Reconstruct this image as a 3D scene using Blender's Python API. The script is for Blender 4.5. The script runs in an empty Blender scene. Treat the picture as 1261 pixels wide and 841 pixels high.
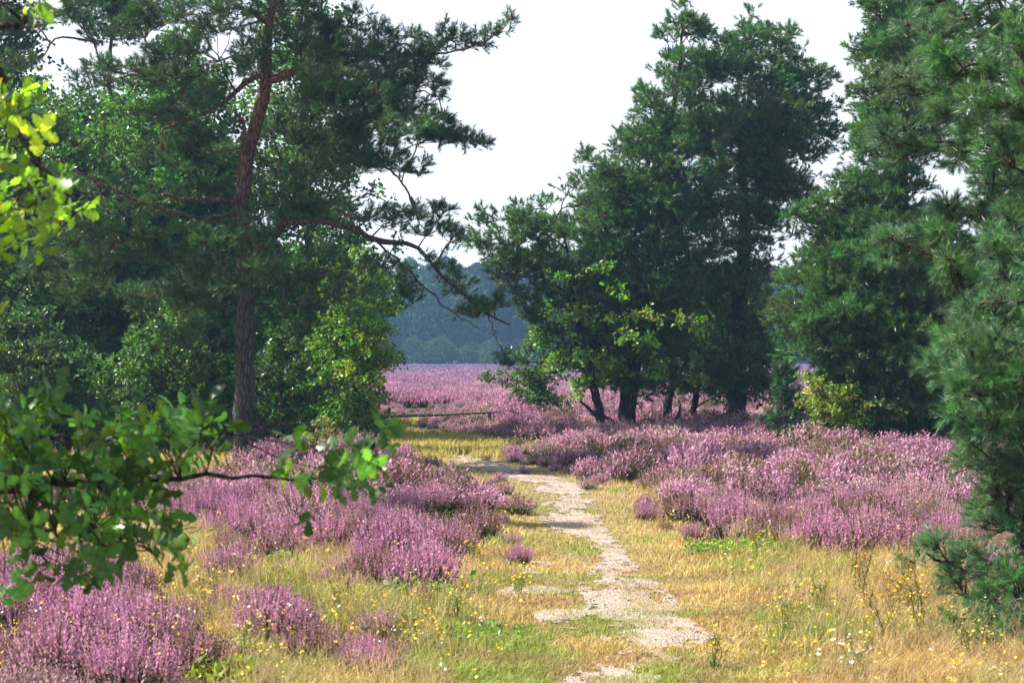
import bpy, math
import numpy as np

rng = np.random.default_rng(11)
F, HY, CX, CAMZ = 2200.0, 436.0, 630.5, 1.65      # lens in photo pixels, horizon row, centre column, eye height
scn = bpy.context.scene
COL = scn.collection


def G(px, py):                                     # ground point seen at a pixel
    D = CAMZ * F / (py - HY)
    return np.array([(px - CX) * D / F, D])


def W(px, py, D):                                  # point at distance D
    return np.array([(px - CX) * D / F, D, CAMZ - (py - HY) * D / F])


# ------------------------------------------------------------------ noise
def vnoise(x, y, seed=0):
    x = np.asarray(x, float); y = np.asarray(y, float)
    xi = np.floor(x).astype(np.int64); yi = np.floor(y).astype(np.int64)
    fx = x - xi; fy = y - yi
    fx = fx * fx * (3 - 2 * fx); fy = fy * fy * (3 - 2 * fy)

    def h(a, b):
        n = (a * 374761393 + b * 668265263 + seed * 974634777) & 0x7fffffff
        n = ((n ^ (n >> 13)) * 1274126177) & 0x7fffffff
        n = n ^ (n >> 16)
        return (n & 0xffff) / 65535.0
    return (h(xi, yi) * (1 - fx) + h(xi + 1, yi) * fx) * (1 - fy) + (h(xi, yi + 1) * (1 - fx) + h(xi + 1, yi + 1) * fx) * fy


def fbm(x, y, s=1.0, seed=0, o=4):
    r = 0; a = 0.5; t = 0
    for i in range(o):
        r = r + a * vnoise(np.asarray(x) * s, np.asarray(y) * s, seed + i * 7); t += a; a *= 0.5; s *= 2.03
    return r / t


def height(x, y):
    near = np.clip((60 - np.abs(y)) / 30, 0, 1)
    h = 0.10 * (fbm(x, y, 0.22, 3, 3) - 0.5) * near + 0.03 * (fbm(x, y, 1.3, 9, 3) - 0.5) * near
    return h


# ------------------------------------------------------------------ mesh helpers
def norm(v):
    return v / np.maximum(np.linalg.norm(v, axis=-1, keepdims=True), 1e-9)


def props(o, label=None, cat=None, group=None, kind=None):
    if label: o['label'] = label
    if cat: o['category'] = cat
    if group: o['group'] = group
    if kind: o['kind'] = kind
    return o


def empty(name, loc, label=None, cat=None, group=None):
    o = bpy.data.objects.new(name, None)
    o.location = loc
    o.empty_display_size = 0.3
    COL.objects.link(o)
    return props(o, label, cat, group)


class MB:
    def __init__(s):
        s.V = []; s.C = []; s.F = {}; s.n = 0

    def add(s, V, polys, C=None):
        V = np.asarray(V, float).reshape(-1, 3)
        if C is None: C = (0.5, 0.5, 0.5)
        C = np.broadcast_to(np.asarray(C, float), V.shape)
        for p in (polys if isinstance(polys, list) else [polys]):
            p = np.asarray(p)
            if len(p): s.F.setdefault(p.shape[1], []).append(p + s.n)
        s.V.append(V); s.C.append(C); s.n += len(V)

    def data(s):
        return np.concatenate(s.V), [np.concatenate(v) for v in s.F.values()], np.concatenate(s.C)

    def build(s, name, mat, parent=None, smooth=False, **kw):
        V, P, C = s.data()
        V = V.copy()
        if parent is not None: V -= np.array(parent.location)
        me = bpy.data.meshes.new(name)
        me.vertices.add(len(V)); me.vertices.foreach_set('co', V.astype(np.float32).ravel())
        loops = np.concatenate([p.ravel() for p in P]).astype(np.int32)
        sizes = np.concatenate([np.full(len(p), p.shape[1]) for p in P])
        starts = np.concatenate([[0], np.cumsum(sizes)[:-1]]).astype(np.int32)
        me.loops.add(len(loops)); me.loops.foreach_set('vertex_index', loops)
        me.polygons.add(len(sizes)); me.polygons.foreach_set('loop_start', starts)
        if smooth: me.polygons.foreach_set('use_smooth', np.ones(len(sizes), bool))
        me.update(calc_edges=True)
        a = me.attributes.new('Col', 'FLOAT_COLOR', 'POINT')
        a.data.foreach_set('color', np.concatenate([np.clip(C, 0, 1), np.ones((len(C), 1))], 1).astype(np.float32).ravel())
        me.materials.append(mat)
        o = bpy.data.objects.new(name, me)
        COL.objects.link(o)
        if parent is not None: o.parent = parent
        return props(o, **kw)


def basis(d):
    d = norm(d)
    r = norm(rng.normal(size=d.shape))
    x = norm(np.cross(d, r)); y = np.cross(d, x)
    return np.stack([x, y, d], axis=1)             # rows: local axes


def scatter(mb, tmps, pos, d, sc, col, B=None):
    """tmps: list of (V, tris, C multiplier). Every position takes one of them at random."""
    n = len(pos)
    if n == 0: return
    if B is None: B = basis(d)
    sc = np.asarray(sc, float)
    if sc.ndim == 1: sc = sc[:, None]
    if sc.ndim == 0: sc = np.full((n, 1), float(sc))
    sc = np.broadcast_to(sc, (n, 3))
    col = np.broadcast_to(np.asarray(col, float), (n, 3))
    pick = rng.integers(0, len(tmps), n)
    for k, (TV, TF, TC) in enumerate(tmps):
        i = np.nonzero(pick == k)[0]
        if not len(i): continue
        V = np.einsum('nmk,nkj->nmj', TV[None] * sc[i][:, None, :], B[i]) + pos[i][:, None, :]
        m = len(TV)
        Fc = (TF[None] + (np.arange(len(i)) * m)[:, None, None]).reshape(-1, TF.shape[1])
        C = TC[None] * col[i][:, None, :] if TC.shape != (1, 1) else np.repeat(col[i][:, None, :], m, 1)
        mb.add(V.reshape(-1, 3), Fc, C.reshape(-1, 3))


def spline(P, n):
    P = np.asarray(P, float)
    P = np.concatenate([[2 * P[0] - P[1]], P, [2 * P[-1] - P[-2]]])
    m = len(P) - 3
    t = np.linspace(0, m - 1e-6, n); i = t.astype(int); u = (t - i)[:, None]
    a, b, c, d = P[i], P[i + 1], P[i + 2], P[i + 3]
    return 0.5 * ((2 * b) + (-a + c) * u + (2 * a - 5 * b + 4 * c - d) * u ** 2 + (-a + 3 * b - 3 * c + d) * u ** 3)


def tube(mb, P, R, sides=8, col=(.5, .5, .5), rough=0.0):
    P = np.asarray(P, float); R = np.broadcast_to(np.asarray(R, float), (len(P),))
    T = norm(np.gradient(P, axis=0))
    ref = np.array([0.93, 0.31, 0.17]) if abs(T[0][2]) > 0.6 else np.array([0.1, 0.15, 0.98])
    X = norm(np.cross(T, ref)); Y = np.cross(T, X)
    a = np.linspace(0, 2 * math.pi, sides, endpoint=False)
    rr = R[:, None] * (1 + rough * rng.normal(size=(len(P), sides)))
    V = P[:, None] + rr[..., None] * (np.cos(a)[None, :, None] * X[:, None] + np.sin(a)[None, :, None] * Y[:, None])
    k = len(P)
    i = np.arange(k - 1)[:, None] * sides; j = np.arange(sides)[None]; jn = (j + 1) % sides
    Q = np.stack([i + j, i + jn, i + sides + jn, i + sides + j], -1).reshape(-1, 4)
    mb.add(V.reshape(-1, 3), Q, col)
    tip = P[-1] + T[-1] * R[-1]
    mb.add(np.concatenate([V[-1], tip[None]]), np.stack([np.arange(sides), (np.arange(sides) + 1) % sides, np.full(sides, sides)], -1), col)


def twigs(mb, A, Bp, r0, r1, sag=0.0, col=(.5, .5, .5)):
    """many thin three-sided twigs from A to Bp"""
    n = len(A)
    if n == 0: return
    M = (A + Bp) / 2; M[:, 2] += sag * np.linalg.norm(Bp - A, axis=1)
    M += rng.normal(size=M.shape) * 0.06 * np.linalg.norm(Bp - A, axis=1)[:, None]
    Bs = basis(Bp - A + 1e-6)
    ang = np.array([0, 2.094, 4.189])
    ring = np.cos(ang)[None, :, None] * Bs[:, None, 0] + np.sin(ang)[None, :, None] * Bs[:, None, 1]
    V = np.stack([A[:, None] + ring * r0, M[:, None] + ring * (r0 + r1) / 2, Bp[:, None] + ring * r1], 1)  # n,3,3,3
    q = []
    for s in (0, 3):
        for j in range(3):
            jn = (j + 1) % 3
            q.append([s + j, s + jn, s + 3 + jn, s + 3 + j])
    q = np.array(q)
    mb.add(V.reshape(-1, 3), (q[None] + (np.arange(n) * 9)[:, None, None]).reshape(-1, 4), col)


# ------------------------------------------------------------------ materials
def nodes(name):
    m = bpy.data.materials.new(name); m.use_nodes = True
    nt = m.node_tree; nt.nodes.clear()
    return m, nt, nt.nodes.new('ShaderNodeOutputMaterial')


def N(nt, t, **kw):
    n = nt.nodes.new(t)
    for k, v in kw.items():
        if k in n.inputs: n.inputs[k].default_value = v
        else: setattr(n, k, v)
    return n


def leaf_mat(name, trans=0.35, tcol=(1.5, 1.7, 0.5), rough=0.45, spec=0.35):
    m, nt, out = nodes(name)
    at = N(nt, 'ShaderNodeAttribute', attribute_name='Col')
    p = N(nt, 'ShaderNodeBsdfPrincipled'); p.inputs['Roughness'].default_value = rough
    p.inputs['Specular IOR Level'].default_value = spec
    tr = N(nt, 'ShaderNodeBsdfTranslucent')
    mu = N(nt, 'ShaderNodeMix', data_type='RGBA', blend_type='MULTIPLY'); mu.inputs[0].default_value = 1
    mu.inputs[7].default_value = (*tcol, 1)
    mix = N(nt, 'ShaderNodeMixShader'); mix.inputs[0].default_value = trans
    L = nt.links.new
    L(at.outputs['Color'], p.inputs['Base Color']); L(at.outputs['Color'], mu.inputs[6]); L(mu.outputs[2], tr.inputs['Color'])
    L(p.outputs[0], mix.inputs[1]); L(tr.outputs[0], mix.inputs[2]); L(mix.outputs[0], out.inputs['Surface'])
    return m


def bark_mat(name, low, high, h0, h1, scale=21):
    """grey plated bark low down, flaking orange bark higher up (as Scots pine has)"""
    m, nt, out = nodes(name); L = nt.links.new
    p = N(nt, 'ShaderNodeBsdfPrincipled', Roughness=0.9); p.inputs['Specular IOR Level'].default_value = 0.15
    tc = N(nt, 'ShaderNodeTexCoord'); sx = N(nt, 'ShaderNodeSeparateXYZ'); L(tc.outputs['Object'], sx.inputs[0])
    mr = N(nt, 'ShaderNodeMapRange'); mr.inputs[1].default_value = h0; mr.inputs[2].default_value = h1; L(sx.outputs['Z'], mr.inputs[0])
    mp = N(nt, 'ShaderNodeMapping'); mp.inputs['Scale'].default_value = (1, 1, 0.28); L(tc.outputs['Object'], mp.inputs[0])
    vo = N(nt, 'ShaderNodeTexVoronoi', feature='DISTANCE_TO_EDGE'); vo.inputs['Scale'].default_value = scale; L(mp.outputs[0], vo.inputs['Vector'])
    no = N(nt, 'ShaderNodeTexNoise'); no.inputs['Scale'].default_value = scale * 1.7; no.inputs['Detail'].default_value = 6; L(mp.outputs[0], no.inputs['Vector'])
    m1 = N(nt, 'ShaderNodeMix', data_type='RGBA'); L(mr.outputs[0], m1.inputs[0])
    m1.inputs[6].default_value = (*low, 1); m1.inputs[7].default_value = (*high, 1)
    r = N(nt, 'ShaderNodeMapRange'); r.inputs[2].default_value = 0.12; r.inputs[3].default_value = 0.45; L(vo.outputs['Distance'], r.inputs[0])
    m2 = N(nt, 'ShaderNodeMix', data_type='RGBA', blend_type='MULTIPLY'); m2.inputs[0].default_value = 1
    L(m1.outputs[2], m2.inputs[6])
    r2 = N(nt, 'ShaderNodeMapRange'); r2.inputs[1].default_value = .3; r2.inputs[2].default_value = .7; r2.inputs[3].default_value = .55; r2.inputs[4].default_value = 1.35; L(no.outputs['Fac'], r2.inputs[0])
    L(r2.outputs[0], m2.inputs[7])
    m3 = N(nt, 'ShaderNodeMix', data_type='RGBA', blend_type='MULTIPLY'); m3.inputs[0].default_value = 1
    r3 = N(nt, 'ShaderNodeMapRange'); r3.inputs[1].default_value = 0; r3.inputs[2].default_value = .16; r3.inputs[3].default_value = .62; r3.inputs[4].default_value = 1.12; L(vo.outputs['Distance'], r3.inputs[0])
    L(m2.outputs[2], m3.inputs[6]); L(r3.outputs[0], m3.inputs[7]); L(m3.outputs[2], p.inputs['Base Color'])
    ad = N(nt, 'ShaderNodeMath', operation='ADD'); L(r.outputs[0], ad.inputs[0]); L(no.outputs['Fac'], ad.inputs[1])
    bp = N(nt, 'ShaderNodeBump', Strength=1.0, Distance=0.05); L(ad.outputs[0], bp.inputs['Height']); L(bp.outputs[0], p.inputs['Normal'])
    L(p.outputs[0], out.inputs['Surface'])
    return m


def soil_mat(name, bump=0.02, sc=30, var=(0.65, 1.35), rough=0.95):
    m, nt, out = nodes(name); L = nt.links.new
    p = N(nt, 'ShaderNodeBsdfPrincipled', Roughness=rough); p.inputs['Specular IOR Level'].default_value = 0.2
    at = N(nt, 'ShaderNodeAttribute', attribute_name='Col'); tc = N(nt, 'ShaderNodeTexCoord')
    no = N(nt, 'ShaderNodeTexNoise'); no.inputs['Scale'].default_value = sc; no.inputs['Detail'].default_value = 8; no.inputs['Roughness'].default_value = .7
    L(tc.outputs['Object'], no.inputs['Vector'])
    vo = N(nt, 'ShaderNodeTexVoronoi'); vo.inputs['Scale'].default_value = sc * 1.6; L(tc.outputs['Object'], vo.inputs['Vector'])
    r = N(nt, 'ShaderNodeMapRange'); r.inputs[1].default_value = .3; r.inputs[2].default_value = .7; r.inputs[3].default_value = var[0]; r.inputs[4].default_value = var[1]
    L(no.outputs['Fac'], r.inputs[0])
    mu = N(nt, 'ShaderNodeMix', data_type='RGBA', blend_type='MULTIPLY'); mu.inputs[0].default_value = 1
    L(at.outputs['Color'], mu.inputs[6]); L(r.outputs[0], mu.inputs[7]); L(mu.outputs[2], p.inputs['Base Color'])
    sb = N(nt, 'ShaderNodeMath', operation='SUBTRACT'); L(no.outputs['Fac'], sb.inputs[0]); L(vo.outputs['Distance'], sb.inputs[1])
    bp = N(nt, 'ShaderNodeBump', Strength=1.0, Distance=bump); L(sb.outputs[0], bp.inputs['Height']); L(bp.outputs[0], p.inputs['Normal'])
    L(p.outputs[0], out.inputs['Surface'])
    return m


M_needle = leaf_mat('pine_needles', 0.25, (1.3, 1.5, 0.6), 0.36, 0.35)
M_leaf = leaf_mat('broad_leaves', 0.42, (1.5, 1.75, 0.45), 0.36, 0.4)
M_grass = leaf_mat('grass_blades', 0.35, (1.3, 1.3, 0.8), 0.6, 0.25)
M_heath = leaf_mat('heather_sprigs', 0.30, (1.1, 1.0, 1.05), 0.75, 0.15)
M_pinebark = bark_mat('pine_bark', (0.085, 0.075, 0.068), (0.20, 0.098, 0.066), 2.6, 5.0)
M_shadebark = bark_mat('shaded_pine_bark', (0.06, 0.05, 0.045), (0.10, 0.065, 0.05), 3, 7)  # pine bark darkened: shade on the trunks is put into the colour
M_bark = bark_mat('grey_bark', (0.07, 0.06, 0.05), (0.09, 0.075, 0.06), 1, 5, 18)
M_twig = bark_mat('twig_bark', (0.16, 0.10, 0.075), (0.20, 0.12, 0.08), 1, 5, 40)
M_far = leaf_mat('far_foliage', 0.2, (1.2, 1.4, .8), 0.95, 0.0)
M_soil = soil_mat('heath_soil')
M_sand = soil_mat('trodden_sand', 0.012, 45, (0.72, 1.22))
M_wood = bark_mat('weathered_wood', (0.30, 0.26, 0.24), (0.30, 0.26, 0.24), 0, 1, 30)
M_stone = soil_mat('pebble_stone', 0.004, 60, (0.8, 1.2), 0.8)


# ------------------------------------------------------------------ templates
def tri_strip(pts):
    pass


def needle_tuft(n, L=0.5, w=0.035, lo=28, hi=62, body=0.8):
    V, T = [], []
    for i in range(n):
        z = body * rng.random() ** 0.8
        a = rng.random() * 2 * math.pi
        c = math.radians(lo + (hi - lo) * rng.random()) * (1.0 - 0.35 * z)
        d = np.array([math.sin(c) * math.cos(a), math.sin(c) * math.sin(a), math.cos(c)])
        s = norm(np.cross(d, rng.normal(size=3)))
        b = np.array([0, 0, z]); l = L * (0.75 + 0.5 * rng.random())
        k = len(V)
        V += [b + s * w / 2, b - s * w / 2, b + d * l]; T.append([k, k + 1, k + 2])
    V = np.array(V); C = np.ones((len(V), 1)) * (0.8 + 0.4 * rng.random((len(V) // 3, 1)).repeat(3, 0))
    return V, np.array(T), C.repeat(3, 1)


def leaf_sprig(n, ll=0.36, lw=0.24):
    V, T, C = [], [], []
    for i in range(n):
        z = rng.random(); a = rng.random() * 6.283
        b = np.array([0.05 * math.cos(a), 0.05 * math.sin(a), z * 0.85])
        c = math.radians(35 + 55 * rng.random())
        d = np.array([math.sin(c) * math.cos(a), math.sin(c) * math.sin(a), math.cos(c)])
        s = norm(np.cross(d, np.array([0, 0, 1.0]) + 0.9 * rng.normal(size=3))); nrm = np.cross(s, d)
        l = ll * (0.7 + 0.6 * rng.random()); w = lw * l / ll
        k = len(V)
        V += [b, b + d * l * .5 + s * w / 2 + nrm * w * .15, b + d * l, b + d * l * .5 - s * w / 2 + nrm * w * .15]
        T += [[k, k + 1, k + 2], [k, k + 2, k + 3]]
        C += [[0.6 + 0.8 * rng.random()] * 3] * 4
    return np.array(V), np.array(T), np.array(C)


def oak_leaf():
    """lobed leaf, unit length along z, in the xz plane with a slight fold and curl"""
    prof = [(0, .015), (.08, .02), (.16, .10), (.24, .17), (.31, .12), (.40, .24), (.49, .27), (.56, .17), (.66, .30), (.75, .29), (.81, .19), (.90, .17), (.97, .08), (1.0, 0.0)]
    V = []; T = []
    for z, w in prof:
        y = -0.18 * (z - .4) ** 2
        V += [(0, y, z), (w, y + .25 * w, z - 0.03 * (w > .2)), (-w, y + .25 * w, z - 0.03 * (w > .2))]
    for i in range(len(prof) - 1):
        a, b = 3 * i, 3 * i + 3
        T += [[a, a + 1, b + 1], [a, b + 1, b], [a, b, b + 2], [a, b + 2, a + 2]]
    return np.array(V, float), np.array(T)


def oak_sprig(n):
    LV, LT = oak_leaf(); V, T, C = [], [], []
    k = 0
    for i in range(n):
        z = 0.25 + 0.7 * i / n; a = i * 2.4 + rng.random()
        c = math.radians(40 + 45 * rng.random())
        d = np.array([math.sin(c) * math.cos(a), math.sin(c) * math.sin(a), math.cos(c)])
        up = norm(np.array([0, 0, 1.0]) + .5 * rng.normal(size=3))
        x = norm(np.cross(up, d)); y = np.cross(d, x)
        s = 0.62 * (0.7 + .5 * rng.random())
        P = s * (LV[:, :1] * x + LV[:, 1:2] * y + LV[:, 2:] * d) + np.array([0, 0, z])
        V.append(P); T.append(LT + k); k += len(P)
        cv = (0.75 + .5 * rng.random()) * np.ones((len(P), 3)); cv[0::3] *= [1.35, 1.25, 1.5]
        if rng.random() < .12: cv[-9:] *= [2.0, .8, .8]
        cv *= 1 + .15 * rng.normal(size=(len(P), 1)); C.append(cv)
    return np.concatenate(V), np.concatenate(T), np.concatenate(C)


T_need_hero = [needle_tuft(32, .52, .050) for _ in range(6)]
T_need_near = [needle_tuft(54, .50, .026, 20, 58) for _ in range(6)]
T_need_far = [needle_tuft(22, .55, .085) for _ in range(6)]
T_leaf = [leaf_sprig(8) for _ in range(6)]
T_oak = [oak_sprig(k) for k in (4, 5, 6, 6, 7)]

PINK = np.array([0.58, 0.25, 0.40]); HGREEN = np.array([0.055, 0.075, 0.028]); HSTEM = np.array([0.10, 0.065, 0.045])


def heather_plant(n, rad, hgt, lod, pink=1.0):
    """mound of upright sprigs: dark scaly foliage below, flower spikes above"""
    V, T, C = [], [], []

    def tri(a, b, c, col):
        k = len(V); V.extend([a, b, c]); T.append([k, k + 1, k + 2]); C.extend([col] * 3)
    for i in range(n):
        r = rng.random() ** 0.6; a = rng.random() * 6.283
        dome = math.sqrt(max(0.0, 1 - (r * .88) ** 2))
        top = np.array([r * rad * math.cos(a), r * rad * math.sin(a), hgt * (0.35 + 0.65 * dome) * (0.8 + .35 * rng.random())])
        base = np.array([top[0] * .42, top[1] * .42, 0.0])
        d = norm(top - base + np.array([0, 0, .15]) + 0.06 * rng.normal(size=3))
        L = hgt * (0.34 + .22 * rng.random())                       # flower spike
        fl = rng.random() < pink
        hue = rng.random()
        pc = PINK * (0.45 + .85 * rng.random()) * np.array([1, 1 + .35 * hue, 1 + .12 * hue]) if fl else np.array([.20, .13, .08]) * (.6 + .8 * rng.random())
        s = norm(np.cross(d, rng.normal(size=3))); s2 = np.cross(d, s)
        gc = HGREEN * (0.6 + .9 * rng.random())
        st = top - d * L
        if lod == 0:
            tri(base - s * .004, base + s * .004, st, HSTEM * (0.6 + .8 * rng.random()))
            for j in range(5):
                t = rng.random(); q = base + (st - base) * (0.35 + .65 * t); e = norm(rng.normal(size=3) + d * 1.4)
                w = norm(np.cross(e, rng.normal(size=3))) * .005
                tri(q - w, q + w, q + e * .035, gc)
            for j in range(11):
                t = (j + rng.random()) / 11; q = st + d * L * t; an = j * 2.4 + rng.random()
                e = norm((math.cos(an) * s + math.sin(an) * s2) * (.72 - .35 * t) + d * 1.5)
                w = norm(np.cross(e, d)) * .0072 * (1.15 - .6 * t); ln = .022 * (1.2 - .6 * t)
                c = pc * (0.88 + .24 * rng.random())
                k = len(V); V.extend([q, q + e * ln * .6 + w, q + e * ln, q + e * ln * .6 - w]); T.append([k, k + 1, k + 2]); T.append([k, k + 2, k + 3]); C.extend([c] * 4)
        elif lod == 1:
            tri(base - s * .012, base + s * .012, st, gc)
            for j in range(2):
                e = norm(rng.normal(size=3) + d * 1.2)
                tri(st - s * .01, st + s2 * .01, st + e * .06, gc)
            for j in range(5):
                t = (j + rng.random() * .7) / 5; q = st + d * L * t; an = j * 2.4
                e = norm((math.cos(an) * s + math.sin(an) * s2) * .9 + d * 1.1); w = norm(np.cross(e, d)) * .011
                tri(q - w, q + w, q + e * .042, pc * (0.75 + .5 * rng.random()))
        else:
            tri(base - s * .03, base + s * .03, top - d * L * .3, gc)
            for j in range(2):
                t = .15 + .45 * j; q = st + d * L * t; w = norm(s * math.cos(j * 1.7) + s2 * math.sin(j * 1.7)) * .028
                tri(q - w, q + w, q + d * .12, pc * (0.8 + .4 * rng.random()))
    return np.array(V), np.array(T), np.array(C)


# ------------------------------------------------------------------ trees
TW = np.array([.5, .5, .5])


def pad_points(c, r, n, nsub, squash=0.55):
    """points gathered in sub-clumps inside an ellipsoid pad"""
    r = np.asarray(r, float)
    u = norm(rng.normal(size=(nsub, 3))); u *= (rng.random((nsub, 1)) ** 0.45)
    sub = c + u * r
    k = rng.integers(0, nsub, n)
    g = norm(rng.normal(size=(n, 3))) * (rng.random((n, 1)) ** 0.5)
    s = r.mean() * 0.30
    g[:, 2] *= squash
    return sub[k] + g * s, sub, k


def crown_pads(base, prof, depth=1.0, step=0.6, kdir=6, drop=0.15, padr=0.42, cx=None):
    """prof: list of (z, xl, xr) crown outline in metres about the trunk; returns pads (centre, radii)"""
    prof = np.array(sorted(prof), float)
    z = prof[0, 0]; pads = []; k0 = 0
    while z < prof[-1, 0]:
        xl = np.interp(z, prof[:, 0], prof[:, 1]); xr = np.interp(z, prof[:, 0], prof[:, 2])
        mid = (xl + xr) / 2; half = max((xr - xl) / 2, .12)
        nd = max(3, int(round(kdir * min(1.4, .5 + half / 2))))
        for k in range(nd):
            if rng.random() < drop: continue
            th = k0 + 6.283 * (k + rng.random() * .6) / nd
            ca, sa = math.cos(th), math.sin(th)
            pr = max(.22, padr * half * (0.75 + .5 * rng.random()))
            pr = min(pr, 1.05)
            rad = max(0, half - pr * .8) * (0.72 + .38 * rng.random())
            c = np.array([base[0] + mid + ca * rad, base[1] + sa * rad * depth, base[2] + z + .15 * rng.normal()])
            pads.append((c, np.array([pr, pr, pr * .52])))
            if rad > .9:
                c2 = c.copy(); c2[:2] = [base[0] + mid + ca * rad * .5, base[1] + sa * rad * .5 * depth]
                pads.append((c2, np.array([pr, pr, pr * .5]) * .85))
        k0 += 1.1
        z += step * (0.8 + .4 * rng.random()) * (0.75 + .25 * min(1, half))
    tz = prof[-1, 0]
    pads.append((np.array([base[0] + prof[-1, 1:].mean(), base[1], base[2] + tz - .1]), np.array([.25, .25, .4])))
    return pads


def trunk_at(P, z):
    i = np.argmin(np.abs(P[:, 2] - z))
    return P[i]


def make_tree(name, base, trunk, radii, pads, kind='pine', lod=2, dens=1.0, col=(0.05, 0.09, 0.035), tuft=0.2, label=None, cat='tree', group=None,
              bark=None, dead=0, hero_branches=None, rise=0.25, tilt=0.35):
    """trunk: list of world points; pads: list of (centre, radii[, colour])"""
    root = empty(name, tuple(base), label, cat, group)
    P = spline(trunk, 60)
    R = np.interp(np.linspace(0, 1, 60), np.linspace(0, 1, len(radii)), radii)
    P[2:, :2] += 0.01 * rng.normal(size=(58, 2))
    tb = MB()
    if P[0, 2] < .5: R = R * (1 + .45 * np.exp(-(P[:, 2] - P[0, 2]) / .12))
    tube(tb, P, R, 14, rough=.03)
    # stubs of broken branches on the bole
    limb, fine, crown = MB(), MB(), MB()
    if kind == 'pine': T = {0: T_need_near, 1: T_need_hero, 2: T_need_far}[lod]
    else: T = T_leaf if kind != 'oak' else T_oak
    zmax = P[:, 2].max()
    att = [P[(P[:, 2] > P[0, 2] + min(.5, .3 * (zmax - P[0, 2])))]]
    if hero_branches:
        for pts, ra, rb in hero_branches: att.append(spline(pts, 26)[8:])
    for pad in sorted(pads, key=lambda q_: np.hypot(*(q_[0] - trunk_at(P, q_[0][2]))[:2])):
        c, r = pad[0], pad[1]
        pc = np.array(pad[2]) if len(pad) > 2 else np.array(col)
        z0 = np.clip(c[2] - rise * math.hypot(c[0] - P[0, 0], c[1] - P[0, 1]) * (.6 + .8 * rng.random()), P[0, 2] + .5, zmax - .15)
        ot = trunk_at(P, z0)
        A = np.concatenate(att); dd_ = np.linalg.norm(A - (c - [0, 0, .12]), axis=1)
        o = A[np.argmin(dd_)]
        if rng.random() < .22 and not hero_branches: o = ot
        ln = np.linalg.norm(c - o)
        if ln > 0.25 and r[0] > .12:
            m1 = o + (c - o) * .35 + np.array([0, 0, .10 * ln]) + .04 * ln * rng.normal(size=3)
            m2 = o + (c - o) * .7 + np.array([0, 0, .06 * ln]) + .04 * ln * rng.normal(size=3)
            sp = spline([o, m1, m2, c], 12)
            r0 = min(.009 + .009 * ln, .05)
            att.append(sp[4:])
            tube(limb, sp, np.linspace(r0, .007, 12), 6, rough=.06)
        area = r[0] * r[1] + r[0] * r[2] * 2
        n = int(dens * area / (tuft * tuft) * (3.6 if kind == 'pine' else 2.6)) + 6
        nsub = max(4, int(5 + 10 * r[0]))
        pts, sub, k = pad_points(c, r, n, nsub)
        d = norm(.55 * norm(pts - sub[k]) + .35 * norm((pts - ot)) + np.array([0, 0, tilt]) + .35 * rng.normal(size=pts.shape))
        cc = pc * (0.55 + .9 * rng.random((n, 1))) * (1 + .12 * rng.normal(size=(nsub, 3)))[k]
        scatter(crown, T, pts, d, tuft * (0.75 + .5 * rng.random(n)), cc)
        twigs(fine, np.repeat(c[None], nsub, 0) * .7 + o * .3 * (ln < 2) + c * (.3 if ln >= 2 else 0), sub, .009, .005)
        m = min(n, int(n * .5)); ii = rng.choice(n, m, replace=False)
        twigs(fine, sub[k[ii]], pts[ii], .005, .003)
    for j in range(dead):
        z = P[0, 2] + (0.10 + .8 * rng.random()) * (zmax - P[0, 2]); o = trunk_at(P, z)
        a = rng.random() * 6.283; l = .3 + .9 * rng.random()
        e = o + np.array([math.cos(a) * l, math.sin(a) * l, (-.25 + .4 * rng.random()) * l])
        tube(limb, spline([o, (o + e) / 2 + .08 * rng.normal(size=3), e], 7), np.linspace(.016, .004, 7), 5)
    bark = bark or (M_pinebark if kind == 'pine' else M_bark)
    if limb.n:
        V_, P_q, C_ = limb.data(); tb.add(V_, P_q, C_)
    tb.build('trunk', bark, root, True)
    if hero_branches:
        for pts, ra, rb in hero_branches:
            hb = MB(); sp = spline(pts, 26); sp[2:-1] += .012 * rng.normal(size=(23, 3))
            tube(hb, sp, np.linspace(ra * .8, rb * .8, 26) * (1 + .08 * rng.normal(size=26)), 9, rough=.05)
            hb.build('branch', bark, root, True)
    if fine.n: fine.build('twigs', M_twig, root, kind='stuff')
    crown.build('crown', M_needle if kind == 'pine' else M_leaf, root)
    return root


def pxprof(rows, px0, D):
    """outline rows (py, left px, right px) at distance D -> (z, xl, xr) about the trunk column px0"""
    s = D / F
    return [(CAMZ - (y - HY) * s, (l - px0) * s, (r - px0) * s) for y, l, r in rows]


def ppads(items, D, dj=0.5):
    """pads given where they sit in the crown: (px, py, rx px, ry px[, dy m[, colour]])"""
    out = []
    for it in items:
        dy = it[4] if len(it) > 4 else dj * rng.normal()
        c = W(it[0], it[1], D + dy); s = D / F
        rx, rz = it[2] * s, it[3] * s
        p = (c, np.array([rx, (rx + rz) / 2, rz]))
        if len(it) > 5: p = p + (it[5],)
        out.append(p)
    return out


PG = (0.055, 0.115, 0.040)      # pine green
DG = (0.075, 0.165, 0.032)      # broadleaf green

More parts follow.
